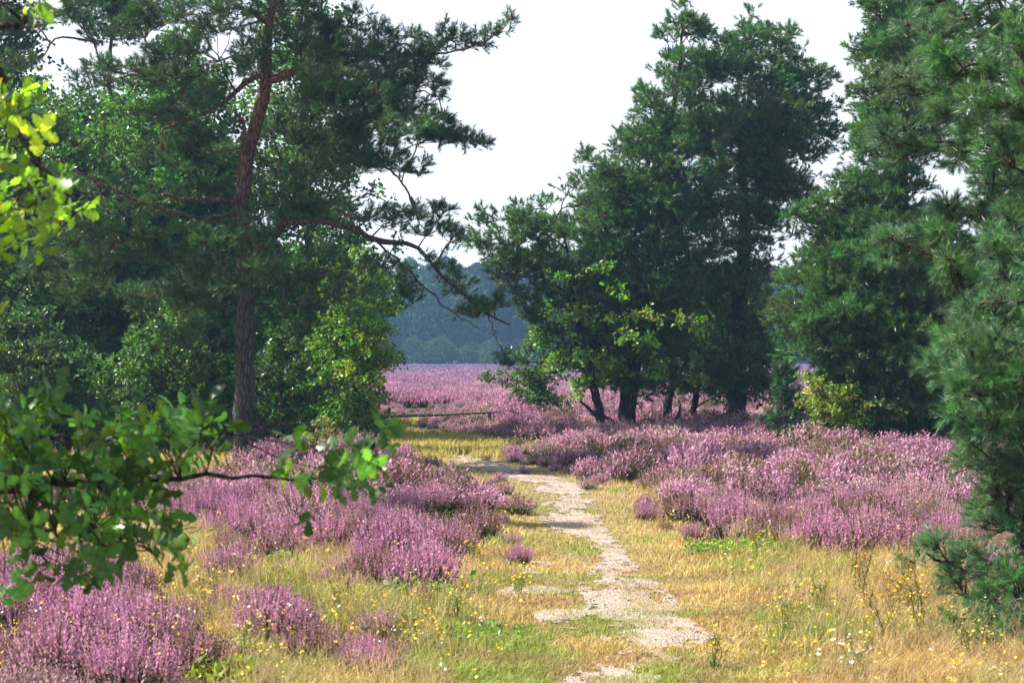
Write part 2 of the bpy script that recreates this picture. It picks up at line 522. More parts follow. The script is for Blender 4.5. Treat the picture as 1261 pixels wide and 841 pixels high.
# ---- hero pine, left of the path
D1 = 26.0
b1 = np.array([*G(300, 575), 0.0]); D1 = b1[1]
tr = [W(x, y, D1) for x, y in [(300, 583), (300, 520), (301, 450), (302, 380), (300, 310), (298, 250), (303, 200), (312, 165), (325, 120), (328, 85), (331, 40), (338, 0), (345, -50), (350, -110), (352, -170)]]
pads = ppads([
    # right side, reaching over the gap
    (400, 120, 60, 28, .3), (440, 85, 55, 26, -.3), (480, 50, 42, 18), (520, 70, 34, 14), (550, 45, 22, 10), (585, 52, 22, 9), (612, 38, 16, 8), (632, 22, 10, 7),
    (470, 120, 50, 24), (430, 165, 55, 28, .2), (490, 160, 40, 20), (525, 165, 30, 13), (560, 170, 26, 10), (592, 176, 20, 8), (545, 145, 16, 8),
    (460, 205, 32, 14), (500, 205, 26, 9), (520, 98, 22, 9), (505, 130, 24, 9),
    (395, 20, 55, 24, .5), (440, 28, 30, 12), (370, 60, 40, 24, -.4), (540, 120, 12, 7),
    (508, 262, 16, 12), (545, 262, 22, 9), (530, 285, 26, 10), (560, 290, 22, 8),
    # drooping end of the low right-hand branch
    (590, 385, 32, 14), (560, 350, 24, 12), (610, 372, 16, 9), (540, 320, 20, 10), (480, 275, 30, 14), (430, 262, 40, 18, .2), (390, 262, 36, 18, -.4), (350, 245, 34, 18, -.7),
    (400, 330, 34, 22), (430, 370, 28, 18), (370, 380, 34, 22), (345, 330, 36, 26, .4), (470, 330, 24, 14), (500, 360, 22, 12), (620, 440, 12, 12),
    (440, 70, 60, 30, .8), (420, 110, 60, 30, -.8), (480, 100, 50, 26, .6), (460, 150, 56, 28, -.5), (400, 190, 60, 30, .7), (510, 70, 40, 18, .4), (440, 200, 46, 22, -.5), (530, 170, 34, 14, .5), (380, 150, 50, 26, .9), (405, 60, 50, 22, .6), (555, 55, 26, 10, .4), (560, 172, 30, 11, -.3),
    # left side
    (260, 60, 60, 28, -.2), (200, 90, 60, 26, .4), (160, 85, 40, 16), (235, 120, 52, 26, -.6), (215, 150, 48, 24), (280, 20, 52, 24), (220, 15, 46, 20), (170, 30, 40, 16), (95, 12, 40, 14, .7), (30, 25, 30, 12, .9), (120, 100, 34, 14), (20, 80, 26, 12, .6),
    (235, 185, 40, 22), (195, 205, 36, 20, -.3), (240, 240, 44, 18, .5), (175, 250, 44, 16, -.6), (120, 235, 38, 14), (70, 215, 28, 10),
    (270, 300, 50, 26, -.8), (200, 300, 52, 26), (140, 300, 48, 24, -.4), (85, 300, 44, 22), (45, 320, 30, 22), (110, 350, 40, 20),
    (225, 345, 46, 24), (260, 380, 44, 26, .5), (170, 370, 44, 22), (90, 270, 32, 14), (300, 290, 34, 16, -1.0), (310, 340, 30, 20, -1.1), (230, 410, 30, 14),
    # top, above the picture
    (330, -60, 90, 30), (250, -50, 70, 28), (410, -50, 80, 26), (340, -120, 70, 30), (390, -150, 50, 24), (290, -140, 50, 24), (350, -190, 40, 24),
    (340, 10, 40, 20, 1.2), (300, 90, 36, 20, 1.0), (360, 150, 40, 20, 1.3), (290, 190, 36, 18, 1.4), (350, 210, 34, 18, 1.5),
], D1, .55)
q = lambda L, ds: [W(x, y, D1 + d) for (x, y), d in zip(L, ds)]
hb = [
    (q([(330, 100), (352, 92), (375, 83), (395, 92), (405, 105), (425, 120)], [0, -.1, -.1, 0, 0, .1]), .085, .03),
    (q([(326, 92), (305, 100), (280, 122), (255, 138), (225, 150), (200, 160)], [0, -.1, -.2, -.3, -.3, -.3]), .06, .02),
    (q([(302, 330), (330, 300), (350, 275), (390, 272), (430, 280), (470, 297), (510, 302), (550, 345), (600, 385), (628, 400)], [0, -.3, -.6, -.5, -.4, -.2, 0, 0, .1, .1]), .09, .015),
    (q([(342, 300), (338, 325), (345, 350), (352, 375), (345, 400)], [-.6, -.6, -.7, -.6, -.6]), .04, .012),
    (q([(298, 262), (255, 270), (215, 262), (150, 238), (100, 215), (62, 193)], [0, -.4, -.8, -1.1, -1.3, -1.5]), .045, .016),
    (q([(298, 250), (270, 246), (235, 246), (200, 240)], [0, -.4, -.8, -1.]), .045, .03),
    (q([(306, 190), (300, 170), (298, 148), (290, 140), (302, 150)], [-.12, -.2, -.25, -.3, -.3]), .045, .02),
    (q([(300, 150), (305, 170), (325, 190), (345, 205)], [-.3, -.35, -.4, -.5]), .02, .006),
    (q([(410, 125), (440, 160), (470, 200), (495, 225), (512, 262), (516, 285)], [0, 0, .1, .1, .1, .1]), .035, .009),
    (q([(334, 35), (318, 20), (305, 12), (290, 10)], [0, -.2, -.3, -.4]), .05, .03),
    (q([(455, 290), (500, 330), (545, 375), (590, 405)], [-.3, -.2, 0, 0]), .022, .008),
    (q([(300, 420), (270, 440), (250, 436), (232, 450)], [0, -.3, -.4, -.5]), .022, .008),
    (q([(425, 120), (480, 90), (530, 70), (580, 58), (615, 40), (635, 15)], [.1, .1, .1, 0, 0, 0]), .035, .006),
    (q([(62, 193), (30, 175), (-10, 165)], [-1.5, -1.6, -1.7]), .016, .008),
    (q([(600, 372), (608, 410), (622, 440), (618, 455)], [.1, .1, .1, .1]), .012, .005),
]
make_tree('pine_tree', b1, tr, [.155, .145, .135, .125, .115, .108, .098, .088, .076, .064, .05, .04, .03], [(p[0], p[1] * np.array([1.2, 1.2, 1.3])) for p in pads], 'pine', 1, 1.7, PG, .15,
          'tall pine by the left heather, reddish bent upper trunk, boughs arching over the gap', 'tree', 'pine trees around the clearing', dead=14, hero_branches=hb)


def simple_trunk(px, py0, py1, D, lean=0):
    n = 7; ys = np.linspace(py0, py1, n)
    return [W(px + lean * (i / (n - 1)) + 3 * rng.normal() * (0 < i < n - 1), ys[i], D + .1 * rng.normal() * (0 < i)) for i in range(n)]


def tree_px(name, px, D, rows, kind, label, group, r=.15, col=DG, tuft=.22, dens=1.0, step=.6, kdir=7, drop=.10, padr=.52, lean=0, extra=None, depth=1.0, top=None, cat='tree', rise=.25, dead=0, lod=2, toppx=None):
    base = np.array([(px - CX) * D / F, D, 0.0])
    rows = sorted(rows)
    prof = pxprof(rows, px, D)
    pads = crown_pads(base, prof, depth, step, kdir, drop, padr)
    bark = M_shadebark if kind == 'pine' else M_bark
    if extra: pads += ppads(extra, D, .4)
    t = rows[0]
    ty = t[0] + 8
    tx = (t[1] + t[2]) / 2 if toppx is None else toppx
    py0 = HY + (CAMZ + .05) * F / D
    return make_tree(name, base, simple_trunk(px, py0, ty, D, tx - px), [r, r * .85, r * .7, r * .5, r * .3, .015], pads, kind, lod, dens, col, tuft, label, cat, group, rise=rise, dead=dead, bark=bark)


GP = 'pine trees around the clearing'
GB = 'broadleaved trees behind the left pine'
# ---- right-hand group
tree_px('pine_tree', 768, 36.7, [(12, 835, 865), (40, 808, 895), (75, 800, 905), (120, 775, 910), (165, 758, 910), (205, 712, 900), (250, 692, 890), (300, 690, 880), (350, 690, 870), (400, 690, 860), (440, 700, 850), (468, 715, 840)],
        'pine', 'dark pine with a blunt top in the right-hand group, on the trunk nearest the path', GP, r=.19, col=(.082, .165, .056), tuft=.175, dens=1.15, toppx=842,
        extra=[(845, 25, 16, 12), (822, 45, 20, 10), (795, 130, 22, 10), (730, 200, 24, 10), (720, 190, 12, 8), (775, 165, 26, 12)])
tree_px('pine_tree', 905, 38.0, [(22, 912, 938), (45, 886, 972), (75, 875, 1012), (110, 865, 1032), (150, 860, 1040), (180, 855, 1022), (215, 850, 1005), (250, 845, 985), (300, 840, 965), (350, 840, 960), (400, 840, 970), (440, 840, 970), (466, 850, 965)],
        'pine', 'broad dark pine with a ragged spiky top above the thickest trunk in the right-hand group', GP, r=.22, col=(.078, .160, .058), tuft=.175, dens=1.1,
        extra=[(920, 30, 14, 12), (948, 45, 14, 10), (985, 72, 16, 12), (1000, 85, 18, 12), (1030, 130, 18, 9), (1035, 160, 16, 8), (1010, 105, 20, 10), (895, 50, 14, 10), (1015, 185, 16, 8), (960, 100, 24, 12), (905, 250, 30, 18, -1.4), (900, 300, 30, 18, -1.4), (910, 350, 30, 18, -1.3), (970, 235, 26, 12), (990, 255, 22, 12), (950, 270, 26, 14), (975, 290, 20, 12), (870, 260, 26, 14, -1)], toppx=925)
tree_px('pine_tree', 742, 35.5, [(262, 585, 690), (290, 580, 735), (320, 590, 745), (350, 620, 750), (385, 640, 750), (410, 650, 740)],
        'pine', 'lower pine spreading left towards the gap from the right-hand group', GP, r=.10, col=(.085, .165, .06), tuft=.18, dens=1.2, drop=.22, kdir=7,
        extra=[(600, 268, 26, 12), (640, 262, 28, 12), (590, 300, 22, 10), (612, 335, 20, 12), (665, 250, 20, 10), (700, 230, 20, 10), (640, 360, 20, 12), (665, 395, 18, 10), (720, 245, 26, 12)], depth=.8, toppx=690)
# low oaks under the pines
LO_SUNLIT = (0.15, 0.27, 0.045)  # sunlit look of the low leaves is put into this colour
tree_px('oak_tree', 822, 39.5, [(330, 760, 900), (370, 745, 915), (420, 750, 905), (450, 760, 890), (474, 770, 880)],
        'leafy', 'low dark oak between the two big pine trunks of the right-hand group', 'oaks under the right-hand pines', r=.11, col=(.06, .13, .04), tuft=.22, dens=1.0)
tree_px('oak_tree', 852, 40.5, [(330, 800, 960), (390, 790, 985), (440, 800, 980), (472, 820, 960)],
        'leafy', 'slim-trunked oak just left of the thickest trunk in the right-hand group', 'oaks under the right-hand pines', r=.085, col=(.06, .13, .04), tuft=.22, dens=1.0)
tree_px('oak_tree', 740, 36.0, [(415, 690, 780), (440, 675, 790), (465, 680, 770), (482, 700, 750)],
        'leafy', 'small oak with sunlit leaf colour hanging over the leaning stems beside the path-side trunk', 'oaks under the right-hand pines', r=.05, col=LO_SUNLIT, tuft=.22, dens=1.1,
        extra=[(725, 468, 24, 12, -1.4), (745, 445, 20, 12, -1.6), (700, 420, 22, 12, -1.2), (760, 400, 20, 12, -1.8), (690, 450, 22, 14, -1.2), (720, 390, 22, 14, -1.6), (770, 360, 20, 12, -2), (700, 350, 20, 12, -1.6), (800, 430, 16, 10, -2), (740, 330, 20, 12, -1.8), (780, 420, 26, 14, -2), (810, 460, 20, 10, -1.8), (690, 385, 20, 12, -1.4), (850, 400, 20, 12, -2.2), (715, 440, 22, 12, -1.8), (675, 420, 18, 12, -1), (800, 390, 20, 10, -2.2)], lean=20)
tree_px('oak_shrub', 650, 43.5, [(430, 648, 690), (450, 630, 700), (475, 620, 705), (498, 630, 700), (513, 640, 690)],
        'leafy', 'rounded oak shrub with sunlit left leaves standing right of the wooden rail', None, r=.05, col=(.075, .14, .032), tuft=.22, dens=1.3, cat='shrub', step=.4,
        extra=[(605, 466, 16, 7), (618, 470, 14, 8), (690, 400, 22, 22, 2), (660, 420, 18, 14, 2)])
# right-hand column pine and its skirts
tree_px('pine_tree', 1105, 31.5, [(-60, 1070, 1160), (0, 1058, 1185), (50, 1052, 1200), (110, 1048, 1195), (160, 1046, 1185), (200, 1042, 1160), (225, 1030, 1145), (262, 1000, 1160), (300, 985, 1200), (345, 965, 1215), (385, 948, 1220), (430, 975, 1230), (480, 1020, 1230), (515, 1040, 1220)],
        'pine', 'tall narrow pine with bright tufts and a wide low skirt, right of the sky gap', GP, r=.17, col=(.085, .172, .05), tuft=.165, dens=1.35, padr=.44, kdir=9, step=.42, drop=.03,
        extra=[(1055, 62, 14, 8), (1052, 110, 14, 7), (1058, 200, 14, 8), (1000, 260, 30, 12), (975, 260, 20, 10), (955, 385, 16, 10), (985, 345, 22, 10), (1040, 260, 24, 10), (1130, 280, 26, 14), (1075, 20, 20, 14, -.3), (1100, 70, 30, 16, -.4), (1090, 130, 30, 16, -.4), (1080, 180, 26, 14, -.4), (1140, 60, 30, 16, -.2), (1145, 130, 26, 14), (1095, 230, 30, 16, -.4), (1010, 300, 24, 12), (1012, 250, 22, 11), (990, 272, 24, 12), (1030, 235, 18, 9), (1000, 320, 28, 14)])
tree_px('pine_tree', 1245, 34.0, [(-60, 1200, 1330), (30, 1190, 1340), (100, 1195, 1350), (180, 1200, 1350), (270, 1190, 1350), (330, 1150, 1350), (400, 1140, 1350), (470, 1140, 1350), (520, 1160, 1330)],
        'pine', 'dark pine mostly hidden behind the close pine at the right edge', GP, r=.15, col=PG, tuft=.2, dens=1.1)
tree_px('oak_tree', 1075, 31.0, [(350, 1030, 1110), (390, 1015, 1140), (430, 1010, 1160), (470, 1010, 1170), (505, 1020, 1180), (530, 1040, 1170)],
        'leafy', 'low oak with dull green leaves at the foot of the narrow pine', None, r=.07, col=(.05, .10, .03), tuft=.2, dens=1.1, cat='tree', step=.45)
YG = (.17, .24, .035)
tree_px('oak_shrub', 1020, 30.5, [(470, 990, 1040), (485, 982, 1062), (505, 985, 1075), (525, 1000, 1080), (538, 1010, 1070)],
        'leafy', 'small shrub of yellow-green leaves in front of the narrow pine', None, r=.025, col=YG, tuft=.16, dens=1.2, cat='shrub', step=.3, padr=.5,
        extra=[(1000, 480, 14, 7, 0, (.36, .38, .05)), (1042, 490, 10, 7, 0, (.38, .36, .05)), (1015, 512, 14, 7, 0, (.32, .38, .05))])
tree_px('young_pine', 968, 32.0, [(462, 962, 972), (490, 950, 985), (515, 938, 1000), (535, 935, 1010), (546, 945, 1005)],
        'pine', 'bushy young pine in the heather right of the thickest trunk', None, r=.035, col=(.055, .12, .06), tuft=.16, dens=1.3, cat='young pine', step=.3, padr=.5)
tree_px('birch_tree', -194, 19.2, [(-420, -215, -175), (-330, -240, -150), (-200, -250, -140), (-100, -235, -160)], 'leafy',
        'slim leafy tree just off the left edge whose shadow falls across the path', None, r=.09, tuft=.22, dens=3.2)
# leaning bare stems by the path-side trunk
rt = empty('dead_sapling', (*G(745, 530), 0), 'bare dark stems leaning in the heather left of the path-side trunk', 'sapling')
mb = MB()
for L_ in ([(742, 532), (736, 515), (722, 500), (714, 494)], [(757, 536), (760, 520), (772, 505), (786, 496)], [(757, 520), (742, 512), (728, 510)], [(822, 530), (835, 512), (838, 498)]):
    mb = MB(); tube(mb, spline([W(x, y, 35.6) for x, y in L_], 10), np.linspace(.045, .02, 10), 6, rough=.08)
    mb.build('stem', M_bark, rt, True)

# ---- left backdrop
tree_px('birch_tree', 65, 34.0, [(40, -60, -10), (90, -60, 20), (170, -90, 150), (210, -110, 215), (300, -120, 210), (400, -120, 200), (500, -110, 190), (545, -100, 180)],
        'leafy', 'leafy tree filling the left edge behind the close leafy branch', GB, r=.14, tuft=.24, col=(.08, .165, .04), dens=.95, drop=.15)
tree_px('oak_tree', 215, 35.5, [(50, 180, 260), (100, 150, 300), (170, 120, 330), (260, 100, 345), (350, 90, 350), (450, 90, 350), (540, 100, 340)],
        'leafy', 'leafy tree directly left of the tall pine trunk, behind it', GB, r=.16, tuft=.24, col=(.085, .18, .04), dens=.95)
tree_px('oak_tree', 385, 34.5, [(-90, 350, 400), (-30, 320, 420), (40, 310, 428), (110, 300, 440), (190, 290, 445), (260, 290, 450), (320, 300, 480), (380, 300, 490), (440, 300, 480), (500, 310, 470), (545, 320, 460)],
        'leafy', 'tall leafy tree behind and right of the tall pine trunk, next to the gap', GB, r=.17, tuft=.24, col=(.085, .185, .04), dens=1.0,
        extra=[(470, 330, 18, 12), (490, 300, 12, 8), (495, 380, 14, 10), (455, 235, 14, 8), (485, 260, 10, 8), (500, 340, 10, 8)])
tree_px('pine_tree', 136, 37.0, [(-110, 100, 170), (-60, 70, 210), (-20, 60, 220), (15, 70, 205), (40, 90, 180)],
        'pine', 'thin pine with its bare trunk showing in the sky gap at upper left', GP, r=.10, tuft=.2, col=PG, dens=1.0, dead=10, extra=[(10, 30, 20, 10), (12, 75, 20, 8)])
tree_px('oak_tree', -60, 38, [(-60, -140, 40), (100, -170, 60), (250, -180, 90), (540, -170, 80)], 'leafy',
        'dark leafy tree at the far left edge behind the others', GB, r=.16, tuft=.28, col=(.045, .10, .03), dens=.8)
tree_px('oak_tree', 290, 41, [(290, 230, 360), (350, 180, 400), (430, 170, 410), (540, 170, 410)], 'leafy',
        'dark leafy tree deep behind the tall pine trunk', GB, r=.15, tuft=.28, col=(.045, .10, .03), dens=1.0)
tree_px('oak_tree', 120, 43, [(120, 60, 200), (250, 0, 250), (350, 0, 250), (535, 0, 250)], 'leafy',
        'dark leafy tree deep in the wood left of the tall pine', GB, r=.15, tuft=.28, col=(.045, .10, .03), dens=1.0)
tree_px('oak_shrub', 435, 30.0, [(325, 420, 470), (350, 400, 490), (390, 390, 500), (430, 380, 500), (480, 370, 492), (515, 368, 482), (545, 375, 470)],
        'leafy', 'rounded shrub of sunlit yellow-green leaves between the tall pine and the gap', None, r=.05, col=(.11, .21, .035), tuft=.19, dens=1.5, cat='shrub', step=.4,
        extra=[(450, 425, 22, 10, -.6, (.24, .3, .04)), (475, 450, 14, 9, -.5, (.24, .3, .04)), (460, 470, 20, 9, -.6, (.22, .3, .04)), (430, 460, 18, 8, -.8, (.22, .28, .04)), (470, 408, 10, 6)])  # brighter pads: sunlight on the leaves put into their colour
tree_px('oak_shrub', 345, 30.5, [(420, 320, 380), (460, 300, 400), (500, 300, 410), (545, 310, 400)],
        'leafy', 'dark shrub tucked behind the foot of the tall pine trunk', None, r=.04, col=(.05, .10, .03), tuft=.2, dens=1.1, cat='shrub', step=.45)
tree_px('oak_shrub', 200, 30.0, [(370, 200, 250), (410, 150, 270), (450, 120, 280), (490, 90, 290), (520, 80, 290), (550, 90, 280)],
        'leafy', 'wide dark shrub in the shade left of the tall pine trunk', None, r=.04, col=(.06, .125, .03), tuft=.2, dens=1.1, cat='shrub', step=.4)
tree_px('oak_shrub', 40, 30.0, [(390, -20, 60), (430, -60, 120), (480, -80, 120), (550, -70, 110)],
        'leafy', 'dark shrub at the left edge below the leafy wall of trees', None, r=.04, col=(.05, .10, .03), tuft=.2, dens=1.0, cat='shrub', step=.4)
tree_px('pale_shrub', 385, 27.0, [(540, 375, 400), (555, 362, 412), (575, 360, 412)],
        'leafy', 'small pale green shrub in the heather right of the tall pine trunk', None, r=.02, col=(.2, .26, .12), tuft=.14, dens=1.2, cat='shrub', step=.25)

# ---- close young pine at the right edge
D2 = 10.8
b2 = np.array([(1395 - CX) * D2 / F, D2, 0.0])
pads = []
for y, l in [(-330, 1290), (-270, 1250), (-210, 1225), (-150, 1190), (-95, 1165), (-40, 1145), (10, 1120), (55, 1140), (95, 1150), (140, 1160), (190, 1180), (235, 1200), (280, 1195), (325, 1180), (370, 1165), (405, 1135), (440, 1150), (480, 1150), (520, 1160), (560, 1175), (600, 1192), (650, 1255), (740, 1215), (775, 1225)]:
    n = 7
    for k in range(n):
        t = k / n
        px = l + (30 if y < 150 else 52) + (1440 - l) * t * (.9 + .2 * rng.random())
        dy = (rng.random() - .55) * 3.2 * min(1, .25 + 1.1 * t)
        pads += ppads([(px, y + 14 * rng.normal(), 34, 24, dy)], D2)
    for k in range(7):                              # far side
        th = rng.random() * 3.14 - 1.0; rr = 1.1 + 1.0 * rng.random()
        pads.append((b2 + np.array([rr * math.cos(th), rr * math.sin(th), CAMZ - (y - HY) * D2 / F]), np.array([.28, .28, .18])))
pads += ppads([(1165, 690, 22, 20, -.5), (1150, 672, 14, 10, -.5), (1185, 720, 22, 16, -.6), (1175, 760, 16, 10, -.8), (1215, 700, 24, 18, -.6), (1250, 720, 26, 26, -.7), (1240, 785, 24, 14, -1.), (1265, 760, 26, 26, -.9), (1290, 700, 30, 30, -.5), (1300, 780, 30, 20, -.9), (1240, 800, 26, 14, -1.2), (1270, 795, 28, 16, -1.2), (1215, 790, 16, 10, -1.2), (1235, 765, 26, 18, -1), (1205, 730, 26, 18, -.7), (1230, 750, 28, 20, -.7), (1255, 790, 28, 16, -1.), (1195, 675, 22, 14, -.5), (1225, 640, 30, 22, -.2), (1250, 600, 34, 26, -.3), (1215, 560, 34, 26, -.4), (1200, 520, 34, 26, -.5), (1200, 470, 34, 26, -.5), (1205, 430, 34, 24, -.5), (1225, 610, 26, 20, -.5), (1262, 650, 26, 22, -.4)], D2)
hb = [([W(1395, 600, D2), W(1330, 640, D2 - .3), W(1260, 680, D2 - .5), W(1200, 700, D2 - .5), W(1160, 690, D2 - .5), W(1140, 680, D2 - .5)], .03, .006),
      ([W(1395, 640, D2), W(1320, 700, D2 - .5), W(1260, 735, D2 - .8), W(1215, 750, D2 - .8), W(1180, 762, D2 - .8)], .028, .006)]
make_tree('pine_tree', b2, simple_trunk(1395, HY + 1.7 * F / D2, -380, D2), [.11, .10, .09, .07, .05, .02], pads, 'pine', 0, 3.3, (.10, .20, .10), .105,
          'close bushy young pine filling the right edge of the photo from ground to top', 'tree', GP, hero_branches=hb, tilt=.15)

# ---- near oak whose branches reach in from the left
D3 = 4.7
b3 = np.array([-3.6, D3, 0.0])
op = []


def oak_cluster(px, py, rx, ry, n, D=D3, dj=.25, c=None):
    for i in range(n):
        a = rng.random() * 6.283; r = math.sqrt(rng.random())
        op.append((W(px + rx * r * math.cos(a), py + ry * r * math.sin(a), D + dj * rng.normal()), c))


for a in [(105, 550, 125, 50, 62), (55, 605, 88, 60, 54), (135, 635, 72, 50, 38), (30, 525, 50, 40, 14), (205, 535, 50, 30, 18), (258, 525, 22, 16, 5), (100, 685, 34, 22, 10), (190, 675, 24, 14, 5), (15, 670, 36, 36, 7),
          (420, 565, 40, 26, 22), (390, 608, 10, 14, 2), (445, 598, 22, 14, 4), (468, 542, 12, 6, 2), (340, 582, 50, 6, 2), (222, 655, 6, 12, 1), (90, 720, 12, 6, 2), (5, 715, 10, 6, 1)]:
    oak_cluster(*a)
for a in [(8, 160, 36, 60, 13), (38, 235, 38, 38, 12), (5, 270, 28, 40, 8), (72, 262, 12, 14, 3), (5, 110, 14, 20, 3), (20, 8, 16, 6, 3), (2, 420, 12, 14, 3), (10, 590, 20, 50, 6)]:
    oak_cluster(*a, c=(.11, .20, .02))
root = empty('oak_tree', tuple(b3), 'close oak at the left edge whose lobed leafy branches hang in front of the heather', 'tree')
tb = MB(); tP = spline([b3, b3 + [.05, 0, .8], b3 + [-.05, .1, 1.8], b3 + [.1, 0, 3.2], b3 + [.0, .1, 4.6]], 40)
tube(tb, tP, np.linspace(.19, .07, 40) * (1 + .4 * np.exp(-np.arange(40) / 3)), 14, rough=.04); tb.build('trunk', M_bark, root, True)
mains = [[b3 + [0, 0, 1.35], W(-60, 600, D3), W(60, 592, D3), W(180, 588, D3), W(300, 585, D3), W(370, 592, D3), W(425, 572, D3), W(465, 550, D3)],
         [b3 + [0, 0, 1.3], W(-80, 640, D3), W(20, 650, D3 - .1), W(110, 660, D3 - .1), W(200, 690, D3)],
         [b3 + [0, 0, 1.5], W(-60, 560, D3 + .2), W(50, 545, D3 + .2), W(160, 540, D3 + .2), W(280, 535, D3 + .2)],
         [b3 + [0, 0, 2.2], W(-90, 90, D3), W(-10, 130, D3), W(40, 190, D3), W(70, 240, D3), W(90, 265, D3)],
         [b3 + [0, 0, 2.4], W(-60, 40, D3), W(0, 0, D3), W(25, 5, D3)]]
allp = []
for m in mains:
    bb = MB(); sp = spline(m, 30); sp[1:] += .008 * rng.normal(size=(29, 3))
    tube(bb, sp, .020 * (1 - np.linspace(0, 1, 30)) ** 2.2 + .0022, 7, rough=.05); bb.build('branch', M_bark, root, True); allp.append(sp[4:])
allp = np.concatenate(allp)
P_ = np.array([p for p, _ in op]); near = allp[np.argmin(((P_[:, None] - allp[None]) ** 2).sum(-1), 1)]
# high leaves above and outside the frame so that the tree is whole
hi_n = 420
th = rng.random(hi_n) * 6.283; rr = .4 + 1.5 * np.sqrt(rng.random(hi_n)); zz = 2.9 + 2.3 * rng.random(hi_n)
HP = np.stack([b3[0] - .7 + rr * np.cos(th) * .8, b3[1] + rr * np.sin(th), zz], 1)
near2 = tP[np.argmin(np.abs(HP[:, None, 2] - .5 - tP[None, :, 2]), 1)]
fm = MB(); twigs(fm, near, P_, .0024, .0014, .05); twigs(fm, near2, HP, .014, .004, .08); fm.build('twigs', M_bark, root, kind='stuff')
cr = MB()
d = norm(.6 * norm(P_ - near) + np.array([.5, 0, -.05]) + .45 * rng.normal(size=P_.shape))
cc = np.array([c if c is not None else (.042, .105, .022) for _, c in op]) * (.6 + .8 * rng.random((len(P_), 1)))
cc *= np.where(rng.random((len(P_), 1)) < .28, 2.3, 1.0) * np.where(rng.random((len(P_), 1)) < .12, np.array([1.9, 1.3, 1.0]), 1.0)
scatter(cr, T_oak, P_, d, .080 * (.6 + .7 * rng.random(len(P_))), cc)
scatter(cr, T_oak, HP, norm(norm(HP - near2) + .5 * rng.normal(size=HP.shape)), .15, np.array([.07, .15, .02]) * (.7 + .6 * rng.random((hi_n, 1))))
cr.build('crown', M_leaf, root)

# ------------------------------------------------------------------ ground zones (laid out on the ground plane)
def poly(pts):
    return np.array([G(x, y) for x, y in pts])


def inside(P, X, Y):
    r = np.zeros(np.shape(X), bool); n = len(P)
    for i in range(n):
        x0, y0 = P[i]; x1, y1 = P[(i + 1) % n]
        if y0 == y1: continue
        c = ((y0 > Y) != (y1 > Y)) & (X < (x1 - x0) * (Y - y0) / (y1 - y0) + x0)
        r ^= c
    return r


HZ = [poly(p) for p in [
    [(-700, 602), (-400, 600), (280, 606), (335, 600), (400, 588), (470, 578), (540, 590), (582, 604), (602, 626), (600, 655), (585, 680), (560, 700), (545, 722), (470, 735), (430, 722), (440, 700), (400, 690), (330, 690), (230, 650), (60, 640), (-500, 640)],
    [(-600, 690), (120, 700), (190, 730), (235, 770), (290, 830), (300, 900), (200, 960), (-900, 960)],
    [(280, 745), (340, 735), (400, 745), (425, 780), (410, 820), (330, 815), (290, 790)],
    [(415, 790), (460, 780), (475, 830), (430, 845)],
    [(240, 690), (310, 680), (330, 715), (270, 725)],
    [(505, 700), (560, 700), (575, 735), (500, 745)],
    [(500, 532), (560, 538), (640, 541), (700, 549), (690, 560), (640, 562), (610, 569), (650, 574), (700, 580), (745, 590), (800, 594), (835, 614), (822, 645), (870, 664), (920, 674), (990, 674), (1030, 698), (1110, 706), (1180, 696), (1280, 705), (1700, 690), (1900, 520), (640, 512), (510, 518)],
    [(1180, 730), (1290, 720), (1300, 760), (1200, 770)],
    [(330, 562), (470, 556), (480, 568), (400, 575), (340, 582)],
    [(470, 533), (400, 545), (-700, 545), (-900, 511), (505, 511), (495, 520)],
]]
FARY = G(0, 512)[1]
center = np.array([[*G(x, y), .93 * w * (CAMZ * F / (y - HY)) / F, s] for x, y, w, s in [
    (545, 557, 20, .70), (575, 567, 24, .9), (610, 577, 28, 1), (650, 588, 34, 1), (690, 600, 36, 1), (700, 618, 36, .85), (700, 636, 40, 1), (712, 650, 34, .95), (742, 664, 18, .95),
    (752, 690, 22, 1), (757, 712, 40, .92), (762, 735, 62, .88), (785, 762, 62, .95), (800, 782, 78, 1.0), (775, 806, 72, .72), (752, 835, 78, .72), (735, 880, 90, .8), (720, 960, 110, .8)]])
GRASSLINE = np.array([G(x, y) for x, y in [(500, 512), (520, 530), (540, 545), (575, 566), (650, 588), (700, 618), (712, 650), (750, 690), (770, 740), (790, 800), (760, 900)]])


def path_strength(X, Y):
    X = np.asarray(X, float); Y = np.asarray(Y, float)
    best = np.zeros(X.shape)
    for i in range(len(center) - 1):
        a, b = center[i], center[i + 1]
        d = b[:2] - a[:2]; L2 = (d ** 2).sum()
        t = np.clip(((X - a[0]) * d[0] + (Y - a[1]) * d[1]) / L2, 0, 1)
        dist = np.hypot(X - a[0] - t * d[0], Y - a[1] - t * d[1])
        hw = a[2] + t * (b[2] - a[2]); s = a[3] + t * (b[3] - a[3])
        best = np.maximum(best, s * np.clip(1.25 - dist / hw, 0, 1))
    nz = fbm(X, Y * .6, 2.2, 21, 5)
    n2 = fbm(X, Y * .4, 5.5, 23, 4); n3 = fbm(X, Y * .45, 17, 25, 3)
    return best * 1.52 + ((nz - .5) * 2.0 + (n2 - .5) * 2.2 + (n3 - .5) * 3.2) * np.clip(best * 2.5, 0, 1)


def is_path(X, Y):
    a = path_strength(X, Y) > .55
    # thin worn patches left of the strip
    e = np.hypot((X - G(655, 738)[0]) / .22, (Y - G(655, 738)[1]) / .5); f_ = np.hypot((X - G(655, 702)[0]) / .16, (Y - G(655, 702)[1]) / .35); g_ = np.hypot((X - G(700, 750)[0]) / .3, (Y - G(700, 750)[1]) / .7)
    nz = fbm(X, Y * .6, 3.1, 33, 5)
    return a | ((np.minimum(np.minimum(e, f_), g_) < 1.2) & (nz > .53))


